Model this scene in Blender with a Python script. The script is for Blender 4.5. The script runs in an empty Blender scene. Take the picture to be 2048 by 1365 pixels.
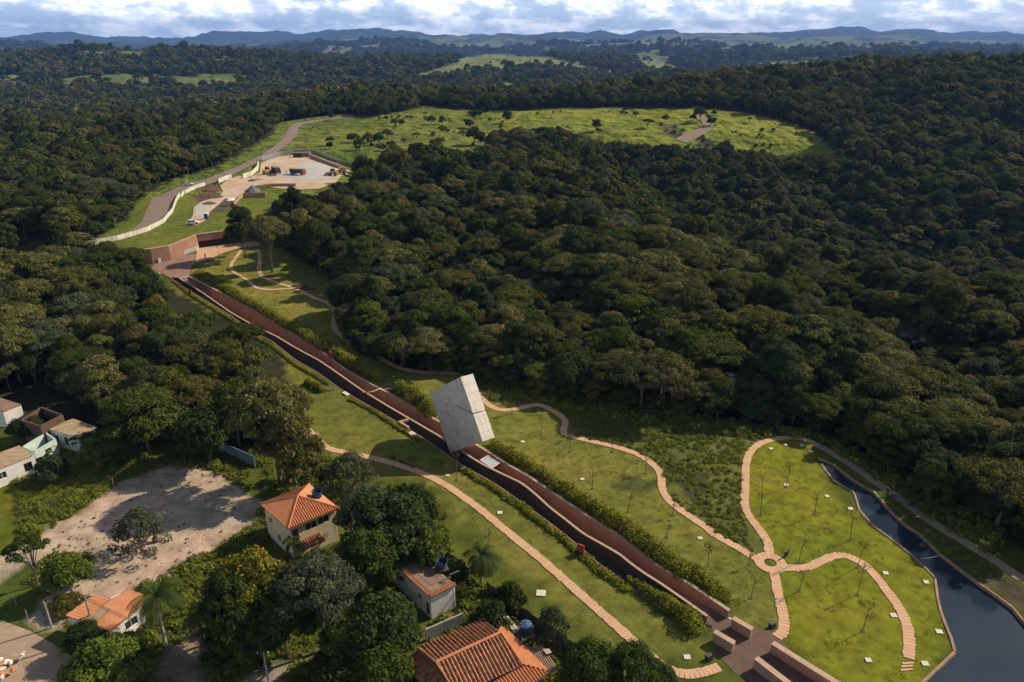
import bpy, bmesh, math, random
import numpy as np
from mathutils import Vector, Matrix
from mathutils.geometry import delaunay_2d_cdt
random.seed(7); rng = np.random.default_rng(7)
S = bpy.context.scene
COL = S.collection

# ------------------------------------------------------------------ camera, world, sun, exposure
F, CH, TH = 1450.0, 65.0, math.radians(22.7)
CT, ST = math.cos(TH), math.sin(TH)
cd = bpy.data.cameras.new('camera'); cam = bpy.data.objects.new('camera', cd); COL.objects.link(cam)
cd.sensor_width = 36; cd.lens = F / 2048 * 36; cd.clip_start = 1; cd.clip_end = 60000
cam.location = (0, 0, CH); cam.rotation_euler = (math.radians(90 - 22.7), 0, 0)
S.camera = cam
SUN_EL, SUN_AZ = math.radians(36.0), math.radians(28.0)
sl = bpy.data.lights.new('sun', 'SUN'); sun = bpy.data.objects.new('sun', sl); COL.objects.link(sun)
sl.energy = 5.0; sl.angle = math.radians(0.55); sl.color = (1.0, 0.85, 0.64)
tosun = Vector((math.cos(SUN_AZ) * math.cos(SUN_EL), math.sin(SUN_AZ) * math.cos(SUN_EL), math.sin(SUN_EL)))
sun.rotation_euler = tosun.to_track_quat('Z', 'Y').to_euler()
W = bpy.data.worlds.new('World'); S.world = W; W.use_nodes = True
def build_world():
    nt = W.node_tree; N = nt.nodes; L = nt.links; N.clear()
    def nd(t, **k):
        n = N.new(t)
        for a, b in k.items(): setattr(n, a, b)
        return n
    def math_(op, a, b=None, c=None):
        n = nd('ShaderNodeMath', operation=op)
        for i, v in enumerate((a, b, c)):
            if v is None: continue
            if isinstance(v, (int, float)): n.inputs[i].default_value = v
            else: L.new(v, n.inputs[i])
        return n.outputs[0]
    sky = nd('ShaderNodeTexSky', sky_type='NISHITA', sun_disc=False, sun_elevation=SUN_EL,
             sun_rotation=math.pi / 2 - SUN_AZ, altitude=800, air_density=1.0, dust_density=1.6, ozone_density=1.5)
    tc = nd('ShaderNodeTexCoord'); sp = nd('ShaderNodeSeparateXYZ'); L.new(tc.outputs['Generated'], sp.inputs[0])
    az = math_('ARCTAN2', sp.outputs['X'], sp.outputs['Y'])
    el = math_('ARCSINE', sp.outputs['Z'])
    # far low clouds are squeezed towards the horizon, the ones overhead are round
    elw = math_('MULTIPLY', math_('POWER', math_('MAXIMUM', math_('ADD', el, 0.003), 0.0001), 0.62), 5.2)
    cb = nd('ShaderNodeCombineXYZ'); L.new(math_('MULTIPLY', az, 5.0), cb.inputs[0]); L.new(elw, cb.inputs[1])
    def noise(scale, det, rough, vec, off=0.0):
        n = nd('ShaderNodeTexNoise'); n.inputs['Scale'].default_value = scale; n.inputs['Detail'].default_value = det
        n.inputs['Roughness'].default_value = rough
        m = nd('ShaderNodeMapping'); m.inputs['Location'].default_value = (off, off * .7, off * 1.3)
        L.new(vec, m.inputs[0]); L.new(m.outputs[0], n.inputs['Vector']); return n.outputs['Fac']
    v = cb.outputs[0]
    n1 = noise(3.2, 9, .62, v, 3.1); n2 = noise(1.1, 3, .5, v, 7.7); n3 = noise(3.2, 9, .62, v, 3.135)
    fac = math_('ADD', math_('MULTIPLY', n1, 0.65), math_('MULTIPLY', n2, 0.42))
    rmp = nd('ShaderNodeMapRange'); L.new(fac, rmp.inputs[0]); rmp.inputs[1].default_value = 0.45; rmp.inputs[2].default_value = 0.62
    rmp.interpolation_type = 'SMOOTHSTEP'
    # puffs: brighter on the sun side, greyer bases
    sh = math_('MULTIPLY_ADD', math_('SUBTRACT', n1, n3), 9.0, 0.62)
    shc = nd('ShaderNodeClamp'); L.new(sh, shc.inputs[0])
    mixc = nd('ShaderNodeMix', data_type='RGBA'); L.new(shc.outputs[0], mixc.inputs[0])
    mixc.inputs[6].default_value = (23, 24.5, 27, 1); mixc.inputs[7].default_value = (36, 35.2, 34, 1)
    hz = nd('ShaderNodeMapRange'); L.new(el, hz.inputs[0]); hz.inputs[1].default_value = 0.0; hz.inputs[2].default_value = 0.045
    hz.inputs[3].default_value = 0.45; hz.inputs[4].default_value = 0.95
    cov = nd('ShaderNodeMapRange', interpolation_type='SMOOTHSTEP'); L.new(el, cov.inputs[0]); cov.inputs[1].default_value = 0.05; cov.inputs[2].default_value = 0.5; cov.inputs[3].default_value = 1.0; cov.inputs[4].default_value = 0.10
    fm = math_('MULTIPLY', math_('MULTIPLY', rmp.outputs[0], hz.outputs[0]), cov.outputs[0])
    low = nd('ShaderNodeMix', data_type='RGBA'); hz2 = nd('ShaderNodeMapRange'); L.new(el, hz2.inputs[0])
    hz2.inputs[1].default_value = -0.02; hz2.inputs[2].default_value = 0.30; hz2.inputs[3].default_value = 0.75; hz2.inputs[4].default_value = 0.02
    L.new(hz2.outputs[0], low.inputs[0]); L.new(sky.outputs[0], low.inputs[6]); low.inputs[7].default_value = (13.5, 17.5, 24, 1)
    mx = nd('ShaderNodeMix', data_type='RGBA'); L.new(fm, mx.inputs[0]); L.new(low.outputs[2], mx.inputs[6]); L.new(mixc.outputs[2], mx.inputs[7])
    bg = nd('ShaderNodeBackground'); bg.inputs['Strength'].default_value = 0.05
    L.new(mx.outputs[2], bg.inputs[0]); out = nd('ShaderNodeOutputWorld'); L.new(bg.outputs[0], out.inputs[0])
build_world()
S.view_settings.view_transform = 'Standard'; S.view_settings.look = 'None'; S.view_settings.gamma = 1
S.view_settings.use_curve_mapping = False; S.view_settings.exposure = 0.4
S.render.engine = 'CYCLES'
cy = S.cycles; cy.max_bounces = 4; cy.diffuse_bounces = 3; cy.glossy_bounces = 2; cy.transmission_bounces = 2
cy.volume_bounces = 0; cy.transparent_max_bounces = 4; cy.use_denoising = True; cy.caustics_reflective = False; cy.caustics_refractive = False

# ------------------------------------------------------------------ noise, terrain height
_lat = np.random.default_rng(11).random((256, 256))
def vnoise(x, y):
    x = np.asarray(x, float); y = np.asarray(y, float)
    xi = np.floor(x).astype(int); yi = np.floor(y).astype(int); fx = x - xi; fy = y - yi
    fx = fx * fx * fx * (fx * (fx * 6 - 15) + 10); fy = fy * fy * fy * (fy * (fy * 6 - 15) + 10)
    a = _lat[xi & 255, yi & 255]; b = _lat[(xi + 1) & 255, yi & 255]; c = _lat[xi & 255, (yi + 1) & 255]; d = _lat[(xi + 1) & 255, (yi + 1) & 255]
    return (a + (b - a) * fx + (c - a) * fy + (a - b - c + d) * fx * fy) * 2 - 1
def fbm(x, y, o=4, g=.5):
    t = 0; a = 1; n = 0
    for i in range(o): t = t + a * vnoise(x * 2 ** i + 37.3 * i, y * 2 ** i + 91.7 * i); n += a; a *= g
    return t / n
SC = [-.85, -.65, -.45, -.33, -.2, 0, .15, .3, .45, .65, .85]
YR = [100, 200, 250, 330, 420, 520, 650, 800, 1000, 1300, 1700, 2300, 3100, 4300, 6000, 9000, 13000, 17500, 24000]
TB = {  # rows: height at YR for every SC column
 -.85: [0, 0, 0, 2, 2, 0, -10, -25, -42, -45, -12, 24, -30, -58, -60, -60, -20, 70, 0],
 -.65: [0, 0, 0, 2, 2, 0, -10, -25, -42, -45, -12, 24, -30, -58, -60, -55, -20, 70, 0],
 -.45: [0, 0, 1, 4, 4, 2, -5, -18, -38, -45, -20, 24, -30, -58, -60, -50, -10, 70, 0],
 -.33: [0, 0, 2, 5, 5, 3, 0, -8, -30, -45, -30, 12, -20, -55, -55, -30, 0, 80, 0],
 -.2:  [0, 0, 2, 5, 5, 5, 6, 8, -10, -40, -38, -20, -40, -55, -52, -10, 10, 90, 0],
 0:    [0, 0, 0, 0, -2, 0, 4, 4, -20, -45, -42, 5, 8, -55, -55, -30, 20, 120, 0],
 .15:  [0, 0, 0, -6, -10, -2, 6, 8, -8, -40, -50, -38, -30, -50, -50, -20, 40, 140, 0],
 .3:   [0, -1, -9, -26, -20, -2, 14, 26, 12, -25, -50, -45, -45, -50, -50, -15, 60, 165, 0],
 .45:  [0, -3, -19, -36, -27, -4, 18, 33, 26, -15, -50, -45, -40, -45, -50, -10, 70, 180, 0],
 .65:  [0, -10, -26, -36, -20, 2, 24, 35, 28, -10, -50, -45, -40, -45, -50, -10, 60, 190, 0],
 .85:  [0, -10, -26, -36, -20, 2, 24, 35, 28, -10, -50, -45, -40, -45, -50, -10, 60, 190, 0]}
_NS, _NY = 171, 400
_ly = np.linspace(math.log(100), math.log(24000), _NY); _ss = np.linspace(-.85, .85, _NS)
_T = np.array([np.interp(_ly, np.log(YR), TB[s]) for s in SC])
_T = np.array([np.interp(_ss, SC, _T[:, j]) for j in range(_NY)])
def _blur(a, n, ax):
    k = np.hanning(2 * n + 3)[1:-1]; k /= k.sum()
    pad = [(0, 0), (0, 0)]; pad[ax] = (n, n); b = np.pad(a, pad, mode='edge')
    return sum(k[i] * np.take(b, range(i, i + a.shape[ax]), axis=ax) for i in range(2 * n + 1))
_T = _blur(_blur(_T, 7, 0), 9, 1).T

def pip(px, py, poly):
    px = np.asarray(px, float); py = np.asarray(py, float); ins = np.zeros(px.shape, bool); n = len(poly)
    for i in range(n):
        x1, y1 = poly[i]; x2, y2 = poly[(i + 1) % n]
        if y1 == y2: continue
        c = ((y1 > py) != (y2 > py)) & (px < (x2 - x1) * (py - y1) / (y2 - y1) + x1); ins ^= c
    return ins
def G0(px, py, z=0.0):
    u = (px - 1024) / F; v = (py - 682) / F
    dy = CT - v * ST; dz = -ST - v * CT
    t = (z - CH) / dz
    return (u * t, dy * t)
# the sunken entrance court: in front of its walls the ground is at 0, behind them at +4.6
WALLTOP = [G0(x, y, 4.9) for x, y in [(262, 502), (300, 498), (337, 491), (392, 469), (430, 464), (478, 459), (520, 456)]]
COURT = [G0(x, y, 0) for x, y in [(240, 532), (300, 528), (393, 503), (520, 495), (560, 520), (560, 600), (330, 600), (240, 560)]]
BEHIND = [(x, y + 2.1) for x, y in WALLTOP] + [(-92, 300), (-175, 300), (-190, 245)]
def court_front():
    P = [(x, y + 2.1) for x, y in WALLTOP]
    return P + [(-60, 225), (-60, 180), (-150, 180), (-170, 236)]
FRONT = court_front()
FOLDS = [([G0(x, y, -8) for x, y in [(1215, 318), (1330, 385), (1470, 470), (1560, 545), (1640, 605), (1760, 690), (1900, 780)]], 12, 9),
         ([G0(x, y, -12) for x, y in [(1000, 300), (1180, 312), (1400, 372), (1560, 400), (1750, 420), (2100, 470)]], 9, 16),
         ([G0(x, y, 8) for x, y in [(1560, 262), (1700, 300), (1850, 330), (2100, 335)]], 11, 18), ([G0(x, y, 14) for x, y in [(1650, 180), (1800, 215), (2100, 240)]], 9, 20),
         ([G0(x, y, 0) for x, y in [(700, 330), (820, 400), (960, 520), (1080, 640)]], 5, 9), ([G0(x, y, -3) for x, y in [(0, 330), (200, 300), (420, 290)]], 8, 16)]
def hraw(x, y):
    x = np.asarray(x, float); y = np.asarray(y, float)
    yy = np.clip(y, 100, 23999); s = np.clip(x / yy, -.849, .849)
    a = (s + .85) / 1.7 * (_NS - 1); b = (np.log(yy) - _ly[0]) / (_ly[-1] - _ly[0]) * (_NY - 1)
    i = np.clip(a.astype(int), 0, _NS - 2); j = np.clip(b.astype(int), 0, _NY - 2); fa = a - i; fb = b - j
    h = _T[i, j] * (1 - fa) * (1 - fb) + _T[i + 1, j] * fa * (1 - fb) + _T[i, j + 1] * (1 - fa) * fb + _T[i + 1, j + 1] * fa * fb
    def ramp(a0, a1): return np.clip((y - a0) / (a1 - a0), 0, 1)
    h = h + .22 * fbm(x / 26, y / 26, 2) + ramp(330, 800) * 6.5 * fbm(x / 120 + 5, y / 120, 3)
    for pl, dep, sg in FOLDS:
        d2 = np.full(h.shape, 1e9)
        for (x1, y1), (x2, y2) in zip(pl, pl[1:]):
            dx, dy = x2 - x1, y2 - y1; t = np.clip(((x - x1) * dx + (y - y1) * dy) / (dx * dx + dy * dy), 0, 1); d2 = np.minimum(d2, (x - x1 - t * dx) ** 2 + (y - y1 - t * dy) ** 2)
        h = h - dep * np.exp(-d2 / (2 * sg * sg))
    h = h + ramp(900, 2300) * 30 * fbm(x / 520 + 9, y / 520, 4) + ramp(2800, 5500) * 105 * fbm(x / 1300, y / 1300, 4)
    h = h + ramp(6000, 15000) * 230 * fbm(x / 1350 + 3, y / 3200, 5, .58)
    return h
def hgt(x, y):
    x = np.asarray(x, float); y = np.asarray(y, float)
    h = hraw(x, y)
    f = pip(x, y, FRONT); b = pip(x, y, BEHIND) & ~f
    h = np.where(f, np.minimum(h, 0.05 + 0 * h), h)
    h = np.where(b, 4.6 + .1 * fbm(x / 9, y / 9, 2), h)
    return h
def H(x, y): return float(hgt(np.array([x]), np.array([y]))[0])
def GP(px, py, dz=0.0):
    z = 0.0
    for i in range(5):
        x, y = G0(px, py, z + dz)
        z = z * .3 + .7 * H(x, y) if i else H(x, y)
    x, y = G0(px, py, z + dz)
    return Vector((x, y, H(x, y)))
def G(px, py, z=0.0):
    x, y = G0(px, py, z); return Vector((x, y, z))
def toPx(x, y, z):
    x = np.asarray(x, float); y = np.asarray(y, float); d = CH - np.asarray(z, float)
    zc = y * CT + d * ST; zc = np.where(zc < 1, 1e9, zc)
    return 1024 + F * x / zc, 682 + F * (d * CT - y * ST) / zc
def zdepth(p): return p[1] * CT + (CH - p[2]) * ST

# ------------------------------------------------------------------ materials
def mk(name, col, rough=.85, col2=None, scale=1.0, det=5, bump=0.0, bscale=None, bdist=.05, objrand=0.0, attr=None, spec=.3, metal=0, islandrand=0.0, coord='Object', contrast=(.35, .65)):
    m = bpy.data.materials.new(name); m.use_nodes = True; nt = m.node_tree; N = nt.nodes; L = nt.links
    b = N['Principled BSDF']; b.inputs['Roughness'].default_value = rough; b.inputs['Metallic'].default_value = metal
    b.inputs['Specular IOR Level'].default_value = spec
    tc = N.new('ShaderNodeTexCoord'); src = None
    def rgb(c):
        n = N.new('ShaderNodeRGB'); n.outputs[0].default_value = (*c, 1); return n.outputs[0]
    base = rgb(col)
    if attr:
        a = N.new('ShaderNodeAttribute'); a.attribute_name = attr; base = a.outputs['Color']
    if col2 is not None:
        n = N.new('ShaderNodeTexNoise'); n.inputs['Scale'].default_value = scale; n.inputs['Detail'].default_value = det; n.inputs['Roughness'].default_value = .65
        L.new(tc.outputs[coord], n.inputs['Vector'])
        r = N.new('ShaderNodeMapRange'); r.inputs[1].default_value = contrast[0]; r.inputs[2].default_value = contrast[1]; L.new(n.outputs['Fac'], r.inputs[0])
        mx = N.new('ShaderNodeMix'); mx.data_type = 'RGBA'; L.new(r.outputs[0], mx.inputs[0]); L.new(base, mx.inputs[6])
        if attr:
            mu = N.new('ShaderNodeMix'); mu.data_type = 'RGBA'; mu.blend_type = 'MULTIPLY'; mu.inputs[0].default_value = 1
            L.new(base, mu.inputs[6]); mu.inputs[7].default_value = (*col2, 1); L.new(mu.outputs[2], mx.inputs[7])
        else: L.new(rgb(col2), mx.inputs[7])
        base = mx.outputs[2]
    if objrand or islandrand:
        hs = N.new('ShaderNodeHueSaturation'); L.new(base, hs.inputs['Color'])
        if objrand:
            oi = N.new('ShaderNodeObjectInfo'); rv = oi.outputs['Random']; amt = objrand
        if islandrand:
            ge = N.new('ShaderNodeNewGeometry'); rv2 = ge.outputs['Random Per Island']
        r = N.new('ShaderNodeMapRange'); r.inputs[3].default_value = 1 - (objrand or islandrand); r.inputs[4].default_value = 1 + (objrand or islandrand)
        L.new(rv if objrand else rv2, r.inputs[0]); L.new(r.outputs[0], hs.inputs['Value']); base = hs.outputs[0]
    L.new(base, b.inputs['Base Color'])
    if bump:
        n2 = N.new('ShaderNodeTexNoise'); n2.inputs['Scale'].default_value = bscale or scale * 4; n2.inputs['Detail'].default_value = 4
        L.new(tc.outputs[coord], n2.inputs['Vector'])
        bp = N.new('ShaderNodeBump'); bp.inputs['Strength'].default_value = bump; bp.inputs['Distance'].default_value = bdist
        L.new(n2.outputs['Fac'], bp.inputs['Height']); L.new(bp.outputs[0], b.inputs['Normal'])
    return m
def leafmat(name, stops, trans=.25, isl=.35, sat=1.0, tint=None):
    m = bpy.data.materials.new(name); m.use_nodes = True; nt = m.node_tree; N = nt.nodes; L = nt.links; N.clear()
    oi = N.new('ShaderNodeObjectInfo'); cr = N.new('ShaderNodeValToRGB'); L.new(oi.outputs['Random'], cr.inputs[0])
    e = cr.color_ramp.elements
    while len(e) < len(stops): e.new(.5)
    for i, (p, c) in enumerate(stops): e[i].position = p; e[i].color = (*c, 1)
    ge = N.new('ShaderNodeNewGeometry'); r = N.new('ShaderNodeMapRange'); r.inputs[3].default_value = 1 - isl; r.inputs[4].default_value = 1 + isl * 1.3
    L.new(ge.outputs['Random Per Island'], r.inputs[0])
    tc = N.new('ShaderNodeTexCoord'); n = N.new('ShaderNodeTexNoise'); n.inputs['Scale'].default_value = .45; n.inputs['Detail'].default_value = 2
    L.new(tc.outputs['Object'], n.inputs['Vector'])
    r2 = N.new('ShaderNodeMapRange'); r2.inputs[1].default_value = .3; r2.inputs[2].default_value = .7; r2.inputs[3].default_value = .7; r2.inputs[4].default_value = 1.3
    L.new(n.outputs['Fac'], r2.inputs[0])
    mu = N.new('ShaderNodeMath'); mu.operation = 'MULTIPLY'; L.new(r.outputs[0], mu.inputs[0]); L.new(r2.outputs[0], mu.inputs[1])
    hs = N.new('ShaderNodeHueSaturation'); L.new(cr.outputs[0], hs.inputs['Color']); L.new(mu.outputs[0], hs.inputs['Value'])
    base = hs.outputs[0]
    if tint:   # blossom or dry seed on a share of the outer leaves, thicker on the upper side of the crown
        sp = N.new('ShaderNodeSeparateXYZ'); L.new(tc.outputs['Object'], sp.inputs[0])
        r3 = N.new('ShaderNodeMapRange'); r3.inputs[1].default_value = tint[1]; r3.inputs[2].default_value = tint[2]; r3.inputs[4].default_value = tint[3]
        L.new(sp.outputs['Z'], r3.inputs[0])
        lt = N.new('ShaderNodeMath'); lt.operation = 'LESS_THAN'; L.new(ge.outputs['Random Per Island'], lt.inputs[0]); L.new(r3.outputs[0], lt.inputs[1])
        mx = N.new('ShaderNodeMix'); mx.data_type = 'RGBA'; L.new(lt.outputs[0], mx.inputs[0]); L.new(base, mx.inputs[6]); mx.inputs[7].default_value = (*tint[0], 1)
        base = mx.outputs[2]
    d = N.new('ShaderNodeBsdfPrincipled'); d.inputs['Roughness'].default_value = .8; d.inputs['Specular IOR Level'].default_value = .06; L.new(base, d.inputs['Base Color'])
    t = N.new('ShaderNodeBsdfTranslucent'); L.new(base, t.inputs[0]); ms = N.new('ShaderNodeMixShader'); ms.inputs[0].default_value = trans
    L.new(d.outputs[0], ms.inputs[1]); L.new(t.outputs[0], ms.inputs[2]); o = N.new('ShaderNodeOutputMaterial'); L.new(ms.outputs[0], o.inputs[0])
    return m
DK = (.036, .047, .009); OL = (.074, .077, .016); GR = (.050, .070, .011); OC = (.110, .088, .034); BR = (.094, .082, .024); LG = (.080, .108, .012)
M = {}
M['leaf_forest'] = leafmat('forest leaves', [(0, DK), (.25, GR), (.45, OL), (.62, (.045, .055, .02)), (.78, BR), (.92, OL), (1, LG)])
M['leaf_ochre'] = leafmat('leaves with ochre seed heads', [(0, OL), (.5, GR), (1, BR)], tint=((.19, .165, .065), 4.6, 8.4, .42))
M['leaf_dark'] = leafmat('dark broad leaves', [(0, DK), (.5, (.03, .05, .016)), (1, GR)])
M['leaf_bright'] = leafmat('bright leaves', [(0, (.075, .11, .016)), (1, (.10, .125, .02))])
M['leaf_grey'] = leafmat('grey green leaves', [(0, (.055, .07, .035)), (1, (.075, .085, .045))])
M['leaf_yellow'] = leafmat('leaves with yellow blossom', [(0, (.06, .075, .014)), (1, (.075, .085, .012))], tint=((.30, .20, .015), 3.0, 7.5, .32))
M['leaf_hedge'] = leafmat('hedge leaves', [(0, (.125, .135, .014)), (1, (.15, .15, .016))], isl=.5)
M['leaf_palm'] = leafmat('palm fronds', [(0, (.035, .055, .014)), (1, (.05, .07, .018))], isl=.2)
M['bark'] = mk('bark', (.13, .10, .075), .9, (.07, .055, .04), 3)
M['terrain'] = mk('ground cover', (.1, .1, .05), .95, (.60, .56, .60), .45, 12, .9, 7, .14, attr='Col', spec=.05, contrast=(.38, .64))
M['pave_pink'] = mk('pink sandstone slab', (.54, .34, .21), .85, (.44, .27, .165), 1.5, 5, .25, 8, .01, objrand=.07)
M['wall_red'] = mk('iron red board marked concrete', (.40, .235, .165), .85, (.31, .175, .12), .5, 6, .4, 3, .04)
M['wall_court'] = mk('court wall toned down for sun', (.30, .165, .115), .85, (.23, .125, .085), .4, 6, .4, 3, .04)  # darker copy of the red wall colour, toned down for walls in sun
M['wall_cap'] = mk('pale cap concrete', (.42, .30, .215), .8, (.34, .24, .17), .8, 5, .2, 5, .01)
M['grass_roof'] = mk('grass roof', (.14, .17, .025), .95, (.10, .13, .02), .6, 8, .6, 4, .05)
M['plaza_dark'] = mk('dark red paving', (.125, .077, .058), .85, (.09, .055, .042), .9, 7, .3, 6, .02)
M['plaza_red'] = mk('red brown paving', (.27, .155, .115), .85, (.20, .115, .085), .5, 7, .3, 6, .02)
M['plaza_orange'] = mk('orange sandstone paving', (.52, .33, .205), .85, (.42, .25, .15), .5, 7, .3, 6, .02)
M['channel'] = mk('dark gravel', (.055, .05, .048), .95, (.03, .028, .028), .8, 8, .7, 7, .04)
M['outer_wall'] = mk('dark wall face', (.06, .05, .045), .9, (.035, .03, .03), .7, 8, .6, 4, .05)
M['concrete_lit'] = mk('pale smooth concrete', (.56, .52, .45), .8, (.49, .455, .395), .35, 8, .15, 6, .01)
M['joint'] = mk('dark joint', (.07, .045, .03), .9)
M['water'] = mk('pond water', (.012, .026, .045), .09, (.022, .034, .042), .12, 4, .12, 1.6, .02, spec=.5)
M['kerb'] = mk('reddish kerb', (.33, .21, .14), .85, (.22, .14, .1), 1, 5, .3, 6, .02)
M['dirt'] = mk('packed dirt', (.36, .27, .19), .95, (.27, .19, .13), .35, 8, .6, 3, .06)
M['road'] = mk('gravel road', (.215, .165, .13), .95, (.16, .125, .098), .3, 8, .5, 2, .05)
M['track'] = mk('dirt path', (.34, .25, .175), .95, (.22, .17, .11), .7, 8, .6, 3, .06)
M['site_dirt'] = mk('orange earth', (.40, .25, .145), .95, (.48, .40, .32), .14, 8, .6, 2, .1)
M['site_slab'] = mk('grey gravel pad', (.40, .385, .37), .9, (.34, .32, .30), .18, 8, .5, 2, .05)
M['white_paint'] = mk('white paint', (.72, .70, .64), .8, (.58, .56, .51), .9, 6)
M['mint_paint'] = mk('mint paint', (.50, .60, .54), .8, (.38, .47, .43), .9, 6)
M['cream_paint'] = mk('cream paint', (.66, .56, .36), .8, (.56, .46, .28), .8, 6)
M['blue_paint'] = mk('blue paint', (.03, .12, .25), .7, (.025, .09, .18), .9, 5)
M['teal_paint'] = mk('teal paint', (.09, .15, .17), .8, (.06, .10, .12), .9, 5)
M['grey_render'] = mk('grey render', (.36, .37, .34), .85, (.27, .275, .26), .8, 6)
M['tile_new'] = mk('orange clay tile', (.50, .205, .095), .8, (.40, .155, .07), 1.4, 7, objrand=.0)
M['tile_flat'] = mk('flat orange roof', (.50, .22, .105), .85, (.42, .18, .085), 1.2, 7, .3, 9, .02)
M['tile_old'] = mk('weathered clay tile', (.42, .20, .10), .85, (.085, .05, .035), 2.4, 9, contrast=(.43, .66))
M['roof_sheet'] = mk('weathered brown roof sheet', (.27, .18, .125), .85, (.16, .105, .075), .8, 8)
M['roof_beige'] = mk('beige fibre sheet', (.42, .35, .27), .85, (.35, .29, .22), .8, 8)
M['sheet_grey'] = mk('grey corrugated sheet', (.28, .29, .29), .5, (.19, .195, .2), .6, 7, metal=.3)
M['fence_grey'] = mk('dull metal sheet', (.16, .165, .17), .55, (.10, .10, .105), .6, 7, metal=.3)
M['fence_white'] = mk('pale fence board', (.60, .57, .50), .8, (.42, .40, .34), .6, 7, objrand=.1)
M['moss_roof'] = mk('mossy slab', (.22, .16, .10), .95, (.42, .31, .19), .9, 9, .6, 4, .05)
M['brick_dark'] = mk('bare block wall', (.13, .075, .05), .95, (.075, .05, .04), 1.5, 6, .5, 6, .03)
M['dark'] = mk('near black', (.012, .012, .014), .5)
M['glass'] = mk('window glass', (.03, .04, .045), .12, spec=.6)
M['glass_roof'] = mk('frosted glass roof', (.42, .46, .47), .25, (.33, .36, .37), .6, 4, spec=.6)
M['tank'] = mk('blue plastic tank', (.012, .055, .14), .45, (.02, .085, .19), 3, 3)
M['wood'] = mk('wood', (.30, .165, .085), .8, (.2, .11, .055), 4, 5)
M['wood_dark'] = mk('dark wood', (.13, .065, .045), .8, (.08, .045, .03), 3, 5)
M['pole'] = mk('concrete pole', (.33, .30, .24), .9, (.24, .21, .17), 2, 5)
M['pole_green'] = mk('weathered timber pole', (.30, .27, .13), .9, (.2, .18, .09), 2, 5)
M['stone_plate'] = mk('pale stone plate', (.52, .49, .41), .8, (.56, .52, .43), 2, 5)
M['black'] = mk('black matt', (.014, .014, .015), .6)
M['red'] = mk('red panel', (.36, .05, .04), .6)
M['car_white'] = mk('white car paint', (.75, .75, .74), .25, spec=.5)
M['truck_red'] = mk('red cab paint', (.28, .03, .03), .35)
M['truck_dark'] = mk('dark steel', (.06, .05, .045), .6)
M['yellow'] = mk('yellow machine paint', (.38, .24, .06), .6)
M['tyre'] = mk('rubber', (.02, .02, .02), .9)
M['wire'] = mk('cable', (.03, .03, .03), .7)
M['rust'] = mk('rusty container', (.32, .13, .08), .7, (.22, .09, .06), 1, 5)
M['skin'] = mk('skin', (.30, .17, .11), .6); M['cloth_blue'] = mk('blue cloth', (.05, .09, .2), .9); M['cloth_dark'] = mk('dark cloth', (.03, .035, .03), .9)
M['gravel_pile'] = mk('dark gravel heap', (.09, .09, .095), .9, (.16, .16, .165), 1.2, 6, .6, 4, .08)
M['stone_dark'] = mk('dark brown stone', (.12, .085, .065), .9, (.07, .05, .04), 1, 5)

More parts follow.
